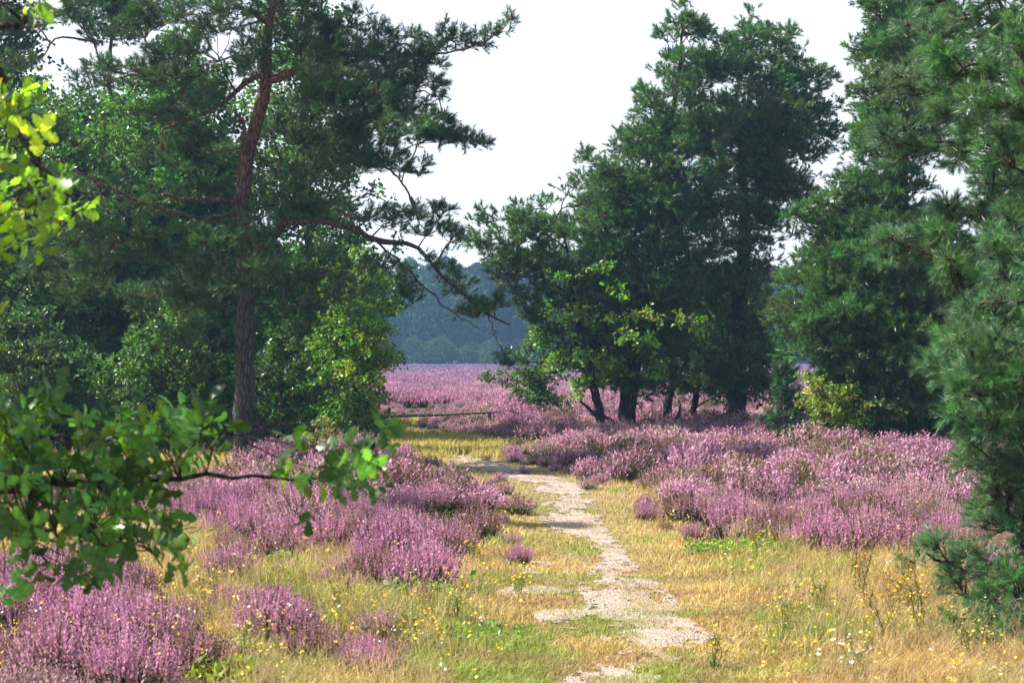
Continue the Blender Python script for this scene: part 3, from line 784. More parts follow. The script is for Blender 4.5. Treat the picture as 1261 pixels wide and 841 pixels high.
def is_heath(X, Y):
    wx = X + (fbm(X, Y, 1.1, 51, 3) - .5) * .7; wy = Y + (fbm(X, Y, .9, 61, 3) - .5) * np.clip(Y * .09, .6, 2.4)
    r = np.zeros(np.shape(X), bool)
    for P in HZ: r |= inside(P, wx, wy)
    r |= (wy > FARY)
    return r


# ground sheet
def axis(lo, hi, fine, grow):
    v = [0.0]
    while v[-1] < hi: v.append(v[-1] + max(fine, (v[-1]) * grow))
    u = [0.0]
    while u[-1] > lo: u.append(u[-1] - max(fine, abs(u[-1]) * grow))
    return np.array(sorted(set(u + v)))


xs = axis(-3500, 3500, .12, .028); ys = axis(-300, 4500, .14, .02)
XX, YY = np.meshgrid(xs, ys)
ZZ = height(XX, YY)
nx, ny = len(xs), len(ys)
hz = is_heath(XX.ravel(), YY.ravel()).reshape(XX.shape)
nz = fbm(XX, YY, .8, 71, 4)[..., None]; nz2 = fbm(XX, YY, 2.5, 72, 4)[..., None]
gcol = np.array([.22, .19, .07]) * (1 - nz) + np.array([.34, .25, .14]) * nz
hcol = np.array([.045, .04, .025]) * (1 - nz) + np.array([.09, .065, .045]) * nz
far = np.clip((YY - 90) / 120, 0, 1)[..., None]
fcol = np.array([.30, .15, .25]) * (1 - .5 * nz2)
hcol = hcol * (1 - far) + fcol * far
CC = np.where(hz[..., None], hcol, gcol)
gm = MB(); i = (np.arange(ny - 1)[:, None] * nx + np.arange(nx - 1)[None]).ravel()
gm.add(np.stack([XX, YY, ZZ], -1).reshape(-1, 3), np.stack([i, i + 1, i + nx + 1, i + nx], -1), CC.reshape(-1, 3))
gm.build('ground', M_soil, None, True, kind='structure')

# path: bare sand sheet 4 mm above the ground
s = .018
pxs = np.arange(-2.6, 1.7, s); pys = np.arange(7.2, 30.5, s * 1.4)
PX, PY = np.meshgrid(pxs, pys); pm = is_path(PX, PY)
cell = pm[:-1, :-1]
vi = np.arange(PX.size).reshape(PX.shape)
Q = np.stack([vi[:-1, :-1][cell], vi[:-1, 1:][cell], vi[1:, 1:][cell], vi[1:, :-1][cell]], -1)
used, inv = np.unique(Q, return_inverse=True); Q = inv.reshape(Q.shape)
vx = PX.ravel()[used] + .004 * rng.normal(size=len(used)); vy = PY.ravel()[used] + .006 * rng.normal(size=len(used))
n1 = fbm(vx, vy, 3, 81, 4)[:, None]
pc = np.array([.31, .235, .175]) * (1 - n1) + np.array([.50, .40, .33]) * n1
mb = MB(); mb.add(np.stack([vx, vy, height(vx, vy) + .006 + .012 * (n1[:, 0] - .4).clip(0)], 1), Q, pc)
mb.build('path', M_sand, None, True, kind='structure')

# pebbles and crumbs on the bare sand
n = 60000
X = rng.uniform(-1.6, 1.6, n); Y = 7.5 + 18 * rng.random(n) ** 1.3
k = is_path(X, Y); X, Y = X[k], Y[k]
ph = np.array([[0, 0, 1], [1, 0, 0], [.3, .9, 0], [-.8, .6, 0], [-.8, -.6, 0], [.3, -.9, 0]], float)
pt = np.array([[0, 1, 2], [0, 2, 3], [0, 3, 4], [0, 4, 5], [0, 5, 1]])
sz = .004 + .010 * rng.random(len(X)) ** 3
mb = MB(); up = np.tile([0, 0, 1.0], (len(X), 1)) + .2 * rng.normal(size=(len(X), 3))
scatter(mb, [(ph, pt, np.ones((6, 3)))], np.stack([X, Y, height(X, Y) + .007], 1), up, np.stack([sz, sz * .8, sz * .6], 1),
        np.array([.40, .33, .30]) * (.25 + 1.2 * rng.random((len(X), 1))))
props(mb.build('gravel', M_stone), 'fine pale gravel scattered on the bare sandy path', 'gravel', None, 'stuff')


# ------------------------------------------------------------------ grass
def view_points(n, y0, y1, margin=1.12, power=1.0):
    """points spread over the visible ground wedge, denser near by"""
    Y = 1.0 / (1 / y1 + (1 / y0 - 1 / y1) * rng.random(n) ** power)
    X = Y * (rng.random(n) * 2 - 1) * .2866 * margin + 0
    return X, Y


def blades(mb, X, Y, h, w, lean, col, tipc=None):
    n = len(X); Z = height(X, Y) - .005
    a = rng.random(n) * 6.283
    L = np.stack([np.cos(a), np.sin(a), np.zeros(n)], 1); S = np.stack([-np.sin(a + .8), np.cos(a + .8), np.zeros(n)], 1)
    P0 = np.stack([X, Y, Z], 1); up = np.array([0, 0, 1.0])
    P1 = P0 + up * (h * .55)[:, None] + L * (lean * h * .25)[:, None]
    P2 = P0 + up * (h * (1 - .35 * lean ** 2))[:, None] + L * (lean * h)[:, None]
    V = np.stack([P0 - S * w[:, None], P0 + S * w[:, None], P1 - S * (w * .7)[:, None], P1 + S * (w * .7)[:, None], P2], 1)
    T = np.array([[0, 1, 3], [0, 3, 2], [2, 3, 4]])
    C = np.repeat(col[:, None], 5, 1)
    if tipc is not None: C[:, 4] = tipc
    mb.add(V.reshape(-1, 3), (T[None] + (np.arange(n) * 5)[:, None, None]).reshape(-1, 3), C.reshape(-1, 3))
    return P2


STRAW = np.array([.54, .41, .20]); GREEN = np.array([.22, .28, .065]); OCHRE = np.array([.46, .31, .13]); YEL = np.array([.44, .38, .12]); ROSE = np.array([.56, .38, .25])


def grass_col(X, Y, n):
    a = fbm(X, Y, .55, 91, 4); b = fbm(X, Y, 1.7, 92, 4)
    dp = np.abs(X - np.interp(Y, GRASSLINE[::-1, 1], GRASSLINE[::-1, 0]))
    g = np.clip((b - .50) * 7 + .30 - .55 * (Y > 20) + .35 * rng.normal(size=len(X)), 0, 1) * .9 * np.clip(1.2 - dp * .15, .45, 1)
    t = rng.random(n)
    c = np.where((t < .35)[:, None], STRAW, np.where((t < .55)[:, None], OCHRE, np.where((t < .8)[:, None], YEL, ROSE)))
    c = c * (1 - g[:, None]) + (GREEN if True else 0) * g[:, None] * 1.1
    c = c * (.6 + 1.0 * rng.random((n, 1))) * (.75 + .55 * a[:, None])
    p_ = np.clip((fbm(X, Y, 2.9, 94, 4) - .52) * 7, 0, 1)[:, None] * .6; c = c * (1 - p_) + np.array([.40, .24, .16]) * p_ * (.6 + .7 * rng.random((n, 1)))
    return c, dp


gr = MB()
# fine short turf beside and over the path
X, Y = view_points(420000, 8.2, 34, 1.15, 1.0)
k = ~is_path(X, Y); k &= ~(is_heath(X, Y) & (rng.random(len(X)) < .93)); X, Y = X[k], Y[k]
c, dp = grass_col(X, Y, len(X))
hh = (.03 + .10 * np.clip(dp / 1.6 - .25, 0, 1)) * (.4 + 1.2 * rng.random(len(X))) * (.3 + 1.4 * fbm(X, Y, 2.4, 93, 4))
blades(gr, X, Y, hh, (.0016 + .00016 * Y) * (.7 + .6 * rng.random(len(X))), .25 + .75 * rng.random(len(X)), c)
# sparse sprouts in the bare path
X, Y = view_points(220000, 8.2, 30, .6, 1.0); k = is_path(X, Y) & (fbm(X, Y, 3.5, 95, 4) > .50); X, Y = X[k], Y[k]
c, dp = grass_col(X, Y, len(X)); blades(gr, X, Y, .03 * (.5 + rng.random(len(X))), .0022 * np.ones(len(X)), rng.random(len(X)), c)
# tall thin stalks with seed heads off the trodden line
X, Y = view_points(46000, 8.0, 32, 1.2, 1.0)
dp = np.abs(X - np.interp(Y, GRASSLINE[::-1, 1], GRASSLINE[::-1, 0]))
k = (dp > .75 + .5 * rng.random(len(X))) & ~(is_heath(X, Y) & (rng.random(len(X)) < .94)); X, Y, dp = X[k], Y[k], dp[k]
tc_ = rng.integers(0, len(X), len(X) // 22); tj = tc_[rng.integers(0, len(tc_), len(X))]; tk = rng.random(len(X)) < .6
X = np.where(tk, X[tj] + .05 * rng.normal(size=len(X)), X); Y = np.where(tk, Y[tj] + .07 * rng.normal(size=len(Y)), Y)
n = len(X); hh = .82 * (.08 + .26 * np.clip(dp / 2.4, 0, 1) * rng.random(n) + .08 * rng.random(n)) * (.6 + .8 * fbm(X, Y, 1.1, 96, 3))
c = np.where((rng.random(n) < .55)[:, None], np.array([.64, .51, .29]), np.array([.58, .40, .28])) * (.7 + .5 * rng.random((n, 1)))
q_ = rng.random((n, 1)) * .7 + .6 * fbm(X, Y, 1.6, 97, 3)[:, None]
c = np.where(q_ < .38, np.array([.20, .26, .07]), np.where(q_ > .90, np.array([.30, .17, .11]), c))
tips = blades(gr, X, Y, hh, (.0009 + .00012 * Y), .15 + .45 * rng.random(n), c)
# seed heads
sh = needle_tuft(6, .45, .045, 10, 45, .9)
scatter(gr, [sh], tips - np.array([0, 0, .03]), np.tile([0, 0, 1.], (n, 1)) + .35 * rng.normal(size=(n, 3)), .035 + .025 * rng.random(n), c * 1.05)
props(gr.build('grass', M_grass), 'dry straw-coloured and green grass along both sides of the path', 'grass', None, 'stuff')

# far grass between the heather and the wooden rail
gf = MB()
X = rng.uniform(-4.5, 3, 60000); Y = rng.uniform(28, 45, 60000)
gx = np.interp(Y, GRASSLINE[::-1, 1], GRASSLINE[::-1, 0])
k = (~is_heath(X, Y)) & (X < gx + 3) & ~is_path(X, Y); X, Y = X[k], Y[k]; n = len(X)
c = np.where((rng.random(n) < .6)[:, None], np.array([.58, .46, .17]), np.array([.36, .36, .10])) * (.7 + .6 * rng.random((n, 1)))
blades(gf, X, Y, .07 + .12 * rng.random(n), np.full(n, .009), rng.random(n), c)
props(gf.build('grass', M_grass), 'yellow grass on the bend before the wooden rail', 'grass', None, 'stuff')

# ------------------------------------------------------------------ heather
print('heather')
HN = [heather_plant(210, .29, .35, 0, p) for p in (.92, .86, .78)] + [heather_plant(210, .29, .31, 0, .30)]
HM = [heather_plant(120, .33, .35, 1, p) for p in (.95, .9, .8, .6, .15)]
HF = [heather_plant(60, .6, .40, 2, p) for p in (1, .97, .9)]

meshes = []
for k_, (V, T, C) in enumerate(HN):
    st = C[:, 0] > 0.17                                  # flowers apart from the leafy base
    tf = st[T[:, 0]]
    pair = []
    for nm, sel in (('flower_spikes', tf), ('leafy_stems', ~tf)):
        u, inv = np.unique(T[sel], return_inverse=True)
        m_ = MB(); m_.add(V[u], inv.reshape(-1, 3), C[u])
        o = m_.build(nm, M_heath); pair.append((nm, o.data)); bpy.data.objects.remove(o)
    meshes.append(pair)
plants = [
    (40, 722, 1.0, 0, 'pale pink heather clump below the lowest hanging oak leaves at the left edge'),
    (130, 745, .95, 1, 'heather clump directly right of the pale one at the left edge'),
    (22, 775, 1.05, 2, 'dense heather clump halfway down the left edge, below the hanging leaves'),
    (105, 800, 1.1, 0, 'tall pink heather clump in the bottom left, its dark stems showing'),
    (180, 810, 1.05, 1, 'wide heather clump with a dark green base at the bottom, left of the straw grass'),
    (60, 845, 1.1, 2, 'heather clump cut by the bottom edge in the left corner'),
    (235, 835, .9, 3, 'thin heather clump with dry stems, rightmost of the bottom left bank'),
    (160, 860, 1.0, 0, 'heather clump cut by the bottom edge, second from the left corner'),
    (340, 790, 1.0, 1, 'lone heather clump in the straw grass between the bottom left bank and the path'),
    (388, 815, .8, 3, 'small dark-based heather clump right of the lone one in the straw grass'),
    (448, 822, .6, 0, 'tiny heather tuft in the grass, the nearest one to the bottom of the path'),
    (285, 712, .8, 1, 'low heather clump alone in the yellow grass under the middle of the oak branch'),
    (350, 690, 1.1, 2, 'upright heather clump with dark stems, straight below the tall pine trunk'),
    (395, 680, 1.0, 0, 'heather clump right of the upright one, below the oak branch tip'),
    (300, 665, .95, 1, 'heather clump behind and left of the upright one below the pine trunk'),
    (470, 725, 1.0, 3, 'heather clump with green weeds at its foot, left of the bright one by the path'),
    (520, 735, 1.15, 0, 'bright pink heather clump with a dark base, the nearest large one to the path'),
    (548, 690, 1.05, 2, 'purple heather clump just behind the bright one near the path'),
    (500, 680, 1.1, 1, 'wide heather clump in the middle of the left bank, partly in tree shade'),
    (590, 660, 1.0, 3, 'brownish shaded heather clump at the right tip of the left bank'),
    (845, 640, 1.0, 3, 'dark heather clump closest to the path on the right bank'),
    (905, 662, 1.1, 1, 'heather clump with a dark hollow base on the front edge of the right bank'),
    (955, 665, 1.0, 3, 'brown-stemmed heather clump in the front edge of the right bank'),
    (1015, 680, 1.0, 0, 'heather clump at the front of the right bank, left of the most vivid ones'),
    (1060, 695, 1.15, 2, 'most vivid magenta heather clump, standing furthest forward on the right bank'),
    (1115, 692, 1.0, 1, 'heather clump between the vivid one and the close pine'),
    (1230, 735, .9, 0, 'heather clump seen between the lower boughs of the close pine'),
    (1165, 675, 1.0, 2, 'heather clump against the left side of the close pine'),
]
taken = []
for px, py, sc_, v, lab in plants:
    x, y = G(px, py + 4)
    r = empty('heather_plant', (x, y, float(height(x, y)) - .01), lab, 'heather', 'heather clumps at the front of the banks')
    r.rotation_euler[2] = rng.random() * 6.283; r.scale = (sc_, sc_, sc_)
    for nm, me in meshes[v]:
        o = bpy.data.objects.new(nm, me); COL.objects.link(o); o.parent = r
    taken.append((x, y, .24 * sc_))
taken = np.array(taken)


def thin(X, Y, sep):
    """drop points closer than sep to an earlier one (grid hash)"""
    keep = []; grid = {}
    for i, (x, y) in enumerate(zip(X, Y)):
        s_ = sep[i]; g = (int(x / .5), int(y / .5)); ok = True
        for a in (-1, 0, 1):
            for b in (-1, 0, 1):
                for j in grid.get((g[0] + a, g[1] + b), ()):
                    if (X[j] - x) ** 2 + (Y[j] - y) ** 2 < s_ * s_: ok = False; break
                if not ok: break
            if not ok: break
        if ok: grid.setdefault(g, []).append(i); keep.append(i)
    return np.array(keep, int)


hm = MB()
low = lambda X, Y: np.where(Y > 18.5, np.clip(.34 + .36 * np.abs(X - np.interp(Y, GRASSLINE[::-1, 1], GRASSLINE[::-1, 0])), .34, 1), 1.0)
tint = lambda X, Y: (np.array([1, 1, 1.0]) + (fbm(X, Y, .35, 55, 3)[:, None] - .5) * np.array([.25, .5, .1])) * (.62 + .7 * fbm(X, Y, 1.2, 56, 3)[:, None]) * (1 + np.array([-.05, .18, -.12]) * (rng.random((len(X), 1)) < .3))
X = rng.uniform(-7, 7, 9000); Y = rng.uniform(7.6, 19, 9000)
jx = X + .16 * rng.normal(size=len(X)) * (rng.random(len(X)) < .35); jy = Y + .5 * rng.normal(size=len(X)) * (rng.random(len(X)) < .35); edge = ~(is_heath(X + .3, Y) & is_heath(X - .3, Y) & is_heath(X, Y - .5))
k = is_heath(jx, jy) & (np.abs(X) < Y * .31 + .6) & (np.min(np.hypot(X[:, None] - taken[:, 0], Y[:, None] - taken[:, 1]) - taken[:, 2], 1) > .02)
X, Y, edge = X[k], Y[k], edge[k]; gp = fbm(X, Y, 1.5, 58, 3) > .40; X, Y, edge = X[gp], Y[gp], edge[gp]; k = thin(X, Y, .26 + .24 * rng.random(len(X))); X, Y, edge = X[k], Y[k], edge[k]
print('near heather', len(X))
bump = .35 + 1.25 * fbm(X, Y, 1.0, 57, 3)
up = np.tile([0, 0, 1.0], (len(X), 1)); B = basis(up + .08 * rng.normal(size=up.shape))
scatter(hm, HN, np.stack([X, Y, height(X, Y) - .01], 1), up, (1 - .35 * edge) * .9 * bump * (.6 + .6 * rng.random(len(X))), tint(X, Y), B)
X = np.concatenate([rng.uniform(-13, 14, 60000), ]); Y = 18.5 + 38 * rng.random(60000)
jx = X + .25 * rng.normal(size=len(X)) * (rng.random(len(X)) < .35); jy = Y + 1.0 * rng.normal(size=len(X)) * (rng.random(len(X)) < .35)
k = is_heath(jx, jy) & (np.abs(X) < Y * .31 + .8) & ~((np.abs(Y - 38.6) < 1.1) & (np.abs(X + 1.6) < 2.2)); X, Y = X[k], Y[k]
gp = fbm(X, Y * .7, 1.1, 58, 3) > .38; X, Y = X[gp], Y[gp]; k = thin(X, Y, .28 + .006 * (Y - 18) + .18 * rng.random(len(X))); X, Y = X[k], Y[k]
print('mid heather', len(X))
up = np.tile([0, 0, 1.0], (len(X), 1)); B = basis(up + .08 * rng.normal(size=up.shape))
bump = .35 + 1.3 * fbm(X, Y, .7, 57, 3)
scatter(hm, HM, np.stack([X, Y, height(X, Y) - .01], 1), up, .95 * low(X, Y) * bump * (.6 + .65 * rng.random(len(X))), tint(X, Y), B)
n = 15000
Y = 1 / (1 / 250 + (1 / 55 - 1 / 250) * rng.random(n)); X = Y * (rng.random(n) * 2 - 1) * .33
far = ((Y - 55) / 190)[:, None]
up = np.tile([0, 0, 1.0], (n, 1)); B = basis(up + .05 * rng.normal(size=(n, 3)))
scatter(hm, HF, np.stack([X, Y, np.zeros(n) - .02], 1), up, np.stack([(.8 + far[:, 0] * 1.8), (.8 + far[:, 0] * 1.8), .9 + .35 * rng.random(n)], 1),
        (tint(X, Y * .3) * (1 - .3 * far) + far * np.array([-.26, -.02, .22])), B)  # bluer with distance: haze put into the flower colour
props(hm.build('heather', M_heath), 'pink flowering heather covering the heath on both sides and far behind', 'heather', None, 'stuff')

# ------------------------------------------------------------------ wild flowers in the foreground
T_fl = (np.array([[math.cos(a) * r, math.sin(a) * r, z] for a, r, z in [(0, 0, 0)] + [(i * .785, 1 if i % 2 else .55, .25 if i % 2 else .1) for i in range(8)]]),
        np.array([[0, i + 1, (i + 1) % 8 + 1] for i in range(8)]), np.ones((9, 3)))
T_fl = (T_fl[0][:, [0, 1, 2]], T_fl[1], T_fl[2])


def flower_plant(px, py, hgt, nst, fcol, scol, label, cat='wildflower', group=None, fs=.009, spread=.5, leaves=None):
    x, y = G(px, py)
    r = empty('wildflower', (x, y, float(height(x, y))), label, cat, group)
    b = np.array(r.location); st = MB(); fl = MB()
    lean = np.array([rng.normal() * .15, rng.normal() * .15, 1])
    for i in range(nst):
        e = b + lean * hgt * (.7 + .35 * rng.random()) + np.array([rng.normal(), rng.normal(), 0]) * spread * hgt * .35
        sp = spline([b + [.01 * rng.normal(), .01 * rng.normal(), 0], (b + e) / 2 + .02 * rng.normal(size=3), e], 8)
        tube(st, sp, np.linspace(.003, .0015, 8), 4, scol)
        m = 9
        t = sp[rng.integers(4, 8, m)]; h_ = t + .045 * rng.normal(size=(m, 3)); h_[:, 2] += .02
        twigs(st, t, h_, .0014, .001, col=scol)
        dd = np.tile([0, 0, 1.], (m, 1)) + .6 * rng.normal(size=(m, 3))
        scatter(fl, [T_fl], h_, dd, fs * (.7 + .6 * rng.random(m)), np.array(fcol) * (.7 + .6 * rng.random((m, 1))))
        lf = sp[rng.integers(0, 6, 7)]
        scatter(st, [leaf_sprig(2, 1.0, .22)], lf, norm(rng.normal(size=(7, 3)) + [0, 0, .6]), .04 * np.ones(7), np.array(leaves if leaves is not None else (.16, .22, .05)) * (.7 + .6 * rng.random((7, 1))))
    st.build('stems', M_grass, r, kind='stuff'); fl.build('flower_heads', M_grass, r, kind='stuff')


YF = (.85, .62, .04); RB = (.45, .18, .06)
GW = 'wildflower plants in the foreground grass'
for a in [
    (1062, 745, .38, 7, RB, (.12, .07, .04), 'tall plant with rusty brown and yellow heads in the grass left of the close pine'),
    (1135, 790, .42, 6, YF, (.14, .10, .05), 'dark-stemmed yellow flower plant in the grass below the lower pine boughs'),
    (1095, 800, .34, 5, YF, (.16, .12, .05), 'yellow flower plant left of the dark-stemmed one below the pine boughs'),
    (1120, 765, .30, 6, (.62, .24, .07), (.16, .10, .05), 'low plant with orange-brown heads just left of the pine bough'),
    (930, 700, .30, 5, YF, (.2, .24, .06), 'yellow flower plant at the front edge of the right heather bank'),
    (960, 790, .24, 5, YF, (.2, .2, .06), 'short yellow flower plant in the grass right of the widest part of the path'),
    (1010, 760, .26, 4, YF, (.2, .2, .06), 'yellow flower plant halfway between the path and the rusty-headed plant'),
    (1200, 830, .3, 6, YF, (.2, .2, .06), 'yellow flower plant in the bottom right corner'),
    (1050, 835, .24, 5, (.8, .74, .68), (.2, .22, .08), 'white-headed plant at the bottom edge on the right'),
    (880, 820, .2, 4, YF, (.2, .22, .06), 'small yellow flower plant at the bottom edge close to the path'),
    (590, 700, .22, 5, YF, (.2, .24, .06), 'yellow flower plant beside the tip of the left heather bank'),
    (640, 735, .12, 5, YF, (.2, .24, .06), 'tiny yellow flower plant in the short turf left of the path'),
    (500, 800, .28, 5, YF, (.2, .24, .06), 'yellow flower plant in the grass below the bright heather clump'),
    (255, 760, .30, 6, (.80, .50, .06), (.2, .18, .06), 'golden flower plant in the straw grass right of the bottom left heather bank'),
    (305, 830, .26, 6, (.7, .66, .2), (.22, .3, .08), 'pale yellow leafy plant at the bottom edge left of the lone heather clump'),
    (420, 760, .26, 5, (.80, .55, .06), (.2, .18, .06), 'golden flower plant right of the lone heather clump'),
    (220, 700, .26, 5, (.8, .74, .66), (.25, .22, .1), 'cream-headed plant under the lowest oak leaves'),
    (560, 770, .2, 5, (.80, .60, .06), (.22, .3, .06), 'yellow flower plant in the green patch left of the path'),
]:
    flower_plant(*a, group=GW)
# loose small blooms nobody could count
wb = MB(); n = 1500
X, Y = view_points(n, 8.3, 17, 1.1); k = ~is_path(X, Y) & (fbm(X, Y, .9, 111, 3) > .42) & (np.abs(X - np.interp(Y, GRASSLINE[::-1, 1], GRASSLINE[::-1, 0])) > .6); X, Y = X[k], Y[k]; n = len(X)
hh = .10 + .2 * rng.random(n); t = rng.random(n)
fc = np.where((t < .75)[:, None], np.array([.85, .60, .05]), np.where((t < .88)[:, None], np.array([.8, .76, .7]), np.array([.6, .3, .1])))
tp = blades(wb, X, Y, hh, np.full(n, .0016), .2 * rng.random(n), np.tile([.25, .22, .08], (n, 1)))
for j in range(3):
    scatter(wb, [T_fl], tp + .012 * rng.normal(size=tp.shape), np.tile([0, -.3, 1.], (n, 1)) + .6 * rng.normal(size=(n, 3)), .006 + .007 * rng.random(n), fc * (.75 + .5 * rng.random((n, 1))))
props(wb.build('small_wildflowers', M_grass), 'scattered tiny yellow and white blooms in the foreground grass', 'wildflowers', None, 'stuff')

# leafy weeds
def weed(px, py, n, sz, col, label, up=.9):
    x, y = G(px, py); r = empty('leafy_weed', (x, y, float(height(x, y))), label, 'weed', 'green weeds beside the path')
    m = MB(); p = np.array(r.location) + np.stack([rng.normal(size=n) * .13, rng.normal(size=n) * .16, .02 * np.ones(n)], 1)
    scatter(m, T_leaf, p, norm(.5 * rng.normal(size=(n, 3)) + [0, 0, up]), sz * (.7 + .6 * rng.random(n)), np.array(col) * (.7 + .6 * rng.random((n, 1))))
    m.build('leaves', M_leaf, r)


weed(880, 688, 45, .11, (.13, .27, .04), 'bright green leafy weed right of the path, in front of the right heather bank')
weed(515, 742, 50, .15, (.20, .33, .06), 'green weed at the foot of the bright heather clump near the path')
weed(350, 705, 40, .13, (.16, .28, .05), 'green weed in front of the upright heather clump below the pine trunk')
weed(600, 785, 60, .08, (.15, .26, .04), 'low bright green weed in the turf left of the bottom of the path')
weed(280, 845, 70, .14, (.22, .27, .06), 'yellowish green weed at the bottom edge on the left')
weed(930, 690, 30, .12, (.26, .36, .05), 'small green weed right of the bright green one')

# ------------------------------------------------------------------ wooden rail
yf = 39.5
r = empty('wooden_rail_fence', (W(455, 520, yf)[0], yf, 0), 'low weathered wooden rail fence closing the path at the bend', 'fence')
mb = MB(); a, b = W(440, 514, yf + .3), W(612, 507, yf); sp = spline([a, (a + b) / 2 + [0, 0, -.01], b], 16)
tube(mb, sp, np.full(16, .030), 10, rough=.04); mb.build('rail', M_wood, r, True)
for px in (602, 455):
    p = W(px, 512 if px > 500 else 513, yf + .06); mb = MB()
    tube(mb, spline([np.array([p[0], p[1] + .07, -.05]), np.array([p[0], p[1] + .07, .2]), np.array([p[0], p[1] + .07, p[2] + .06])], 8), np.full(8, .05), 12, rough=.03)
    mb.build('post', M_wood, r, True)

# ------------------------------------------------------------------ far woods
def far_tree_template(n, kind):
    V, T, C = [], [], []
    for i in range(n):
        z = rng.random(); rr = (.5 if kind else .42) * (math.sin(math.pi * min(1, .12 + z * .88)) ** .7 if kind == 0 else (1.05 - z) * .8 + .1)
        a = rng.random() * 6.283; r = rr * math.sqrt(rng.random())
        lump = .5 + .5 * math.sin(a * 3 + z * 9)
        p = np.array([r * math.cos(a) * (.75 + .25 * lump), r * math.sin(a) * (.75 + .25 * lump), .08 + .92 * z])
        s1 = norm(rng.normal(size=3)) * .035; s2 = norm(rng.normal(size=3)) * .035
        k = len(V); V += [p - s1, p + s2, p + s1 * .6 - s2]; T.append([k, k + 1, k + 2]); C += [[.6 + .8 * rng.random()] * 3] * 3
    k = len(V); V += [np.array([-.015, 0, 0]), np.array([.015, 0, 0]), np.array([0, 0, .6])]; T.append([k, k + 1, k + 2]); C += [[.6, .5, .5]] * 3
    return np.array(V), np.array(T), np.array(C)


FT = [far_tree_template(1500, 0) for k in range(6)]
fw = MB()
n = 420
Y = rng.uniform(232, 300, n); X = rng.uniform(-.40, .40, n) * Y
hh = 11 + 3.5 * rng.random(n) + 2.5 * (fbm(X, Y, .05, 5, 2) - .5) * 4
ww = hh * (.75 + .4 * rng.random(n))
up = np.tile([0, 0, 1.0], (n, 1)); B = basis(up)
fc = np.where((rng.random(n) < .4)[:, None], np.array([.05, .10, .035]), np.array([.028, .058, .034])) * (.45 + 1.3 * rng.random((n, 1)))
scatter(fw, FT, np.stack([X, Y, np.zeros(n)], 1), up, np.stack([ww, ww, hh], 1), fc, B)
n = 500; Y = rng.uniform(225, 240, n); X = rng.uniform(-.4, .4, n) * Y; hh = 1.5 + 3.5 * rng.random(n) ** 2
up = np.tile([0, 0, 1.0], (n, 1))
scatter(fw, FT, np.stack([X, Y, np.zeros(n) - .3], 1), up, np.stack([hh * 1.5, hh * 1.5, hh], 1), np.array([.05, .09, .035]) * (.7 + .6 * rng.random((n, 1))), basis(up))
props(fw.build('woods', M_far), 'distant blue-green woods beyond the far heather', 'woods', None, 'stuff')

# ------------------------------------------------------------------ haze
m, nt, out = nodes('haze_air')
pv = N(nt, 'ShaderNodeVolumePrincipled'); pv.inputs['Color'].default_value = (.34, .62, 1.0, 1); pv.inputs['Density'].default_value = 0.0007
pv.inputs['Anisotropy'].default_value = .3
nt.links.new(pv.outputs[0], out.inputs['Volume'])
hx = MB(); lo, hi = np.array([-4800., -1500., -2.]), np.array([4800., 5600., 26.])
V = np.array([[x, y, z] for z in (lo[2], hi[2]) for y in (lo[1], hi[1]) for x in (lo[0], hi[0])])
hx.add(V, np.array([[0, 2, 3, 1], [4, 5, 7, 6], [0, 1, 5, 4], [2, 6, 7, 3], [0, 4, 6, 2], [1, 3, 7, 5]]))
hz_o = hx.build('haze', m, None, kind='stuff')

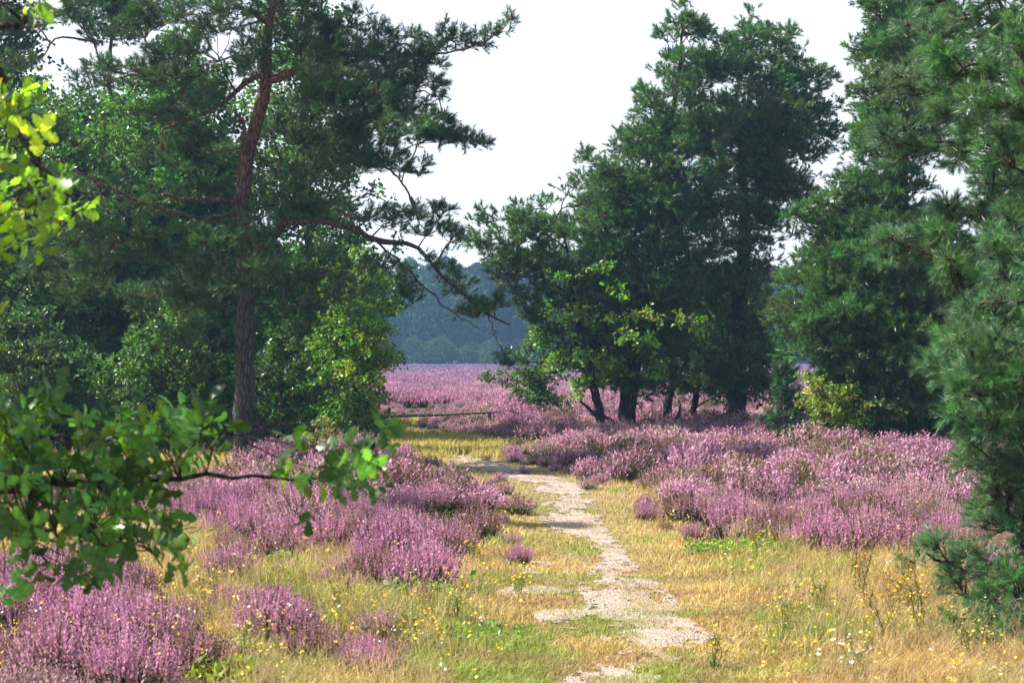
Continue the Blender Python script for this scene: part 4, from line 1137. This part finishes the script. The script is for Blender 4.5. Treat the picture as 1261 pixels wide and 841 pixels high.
# ------------------------------------------------------------------ light, sky
SUN_AZ, SUN_EL = math.radians(-76), math.radians(49)     # azimuth from +Y towards +X
w = bpy.data.worlds.new('World'); scn.world = w; w.use_nodes = True; nt = w.node_tree; nt.nodes.clear()
sky = nt.nodes.new('ShaderNodeTexSky'); sky.sky_type = 'NISHITA'; sky.sun_disc = False; sky.sun_elevation = SUN_EL; sky.sun_rotation = SUN_AZ
sky.air_density = 1.0; sky.dust_density = 1.5; sky.ozone_density = 1.0
veil = nt.nodes.new('ShaderNodeMix'); veil.data_type = 'RGBA'; veil.inputs[7].default_value = (6.9, 7.05, 7.3, 1)
bg = nt.nodes.new('ShaderNodeBackground'); bg.inputs['Strength'].default_value = .085
wo = nt.nodes.new('ShaderNodeOutputWorld')
tcw = nt.nodes.new('ShaderNodeTexCoord'); sxw = nt.nodes.new('ShaderNodeSeparateXYZ'); mrw = nt.nodes.new('ShaderNodeMapRange')
mrw.inputs[1].default_value = .12; mrw.inputs[2].default_value = .55; mrw.inputs[3].default_value = .85; mrw.inputs[4].default_value = .04
nt.links.new(tcw.outputs['Generated'], sxw.inputs[0]); nt.links.new(sxw.outputs['Z'], mrw.inputs[0]); nt.links.new(mrw.outputs[0], veil.inputs[0])
nt.links.new(sky.outputs[0], veil.inputs[6]); nt.links.new(veil.outputs[2], bg.inputs['Color']); nt.links.new(bg.outputs[0], wo.inputs['Surface'])
sl = bpy.data.lights.new('Sun', 'SUN'); sl.energy = 5.0; sl.angle = math.radians(.6); sl.color = (1, .94, .84)
so = bpy.data.objects.new('Sun', sl); COL.objects.link(so); so.location = (-20, 20, 30)
from mathutils import Vector
sd = Vector((math.sin(SUN_AZ) * math.cos(SUN_EL), math.cos(SUN_AZ) * math.cos(SUN_EL), math.sin(SUN_EL)))
so.rotation_euler = sd.to_track_quat('Z', 'Y').to_euler()

# ------------------------------------------------------------------ camera
cd = bpy.data.cameras.new('Camera'); cam = bpy.data.objects.new('Camera', cd); COL.objects.link(cam); scn.camera = cam
cam.location = (0, 0, CAMZ); cam.rotation_euler = (math.radians(90), 0, 0)
cd.sensor_width = 36; cd.lens = 36 * F / 1261; cd.shift_y = (HY - 420.5) / 1261
cd.clip_start = .1; cd.clip_end = 12000
cd.dof.use_dof = True; cd.dof.focus_distance = 22; cd.dof.aperture_fstop = 9

scn.view_settings.view_transform = 'Standard'; scn.view_settings.look = 'None'; scn.view_settings.gamma = 1; scn.view_settings.exposure = 1.22
scn.render.engine = 'CYCLES'
cy = scn.cycles
cy.max_bounces = 8; cy.diffuse_bounces = 3; cy.glossy_bounces = 2; cy.transmission_bounces = 5; cy.volume_bounces = 1; cy.transparent_max_bounces = 8
cy.use_denoising = True
cy.sample_clamp_indirect = 8
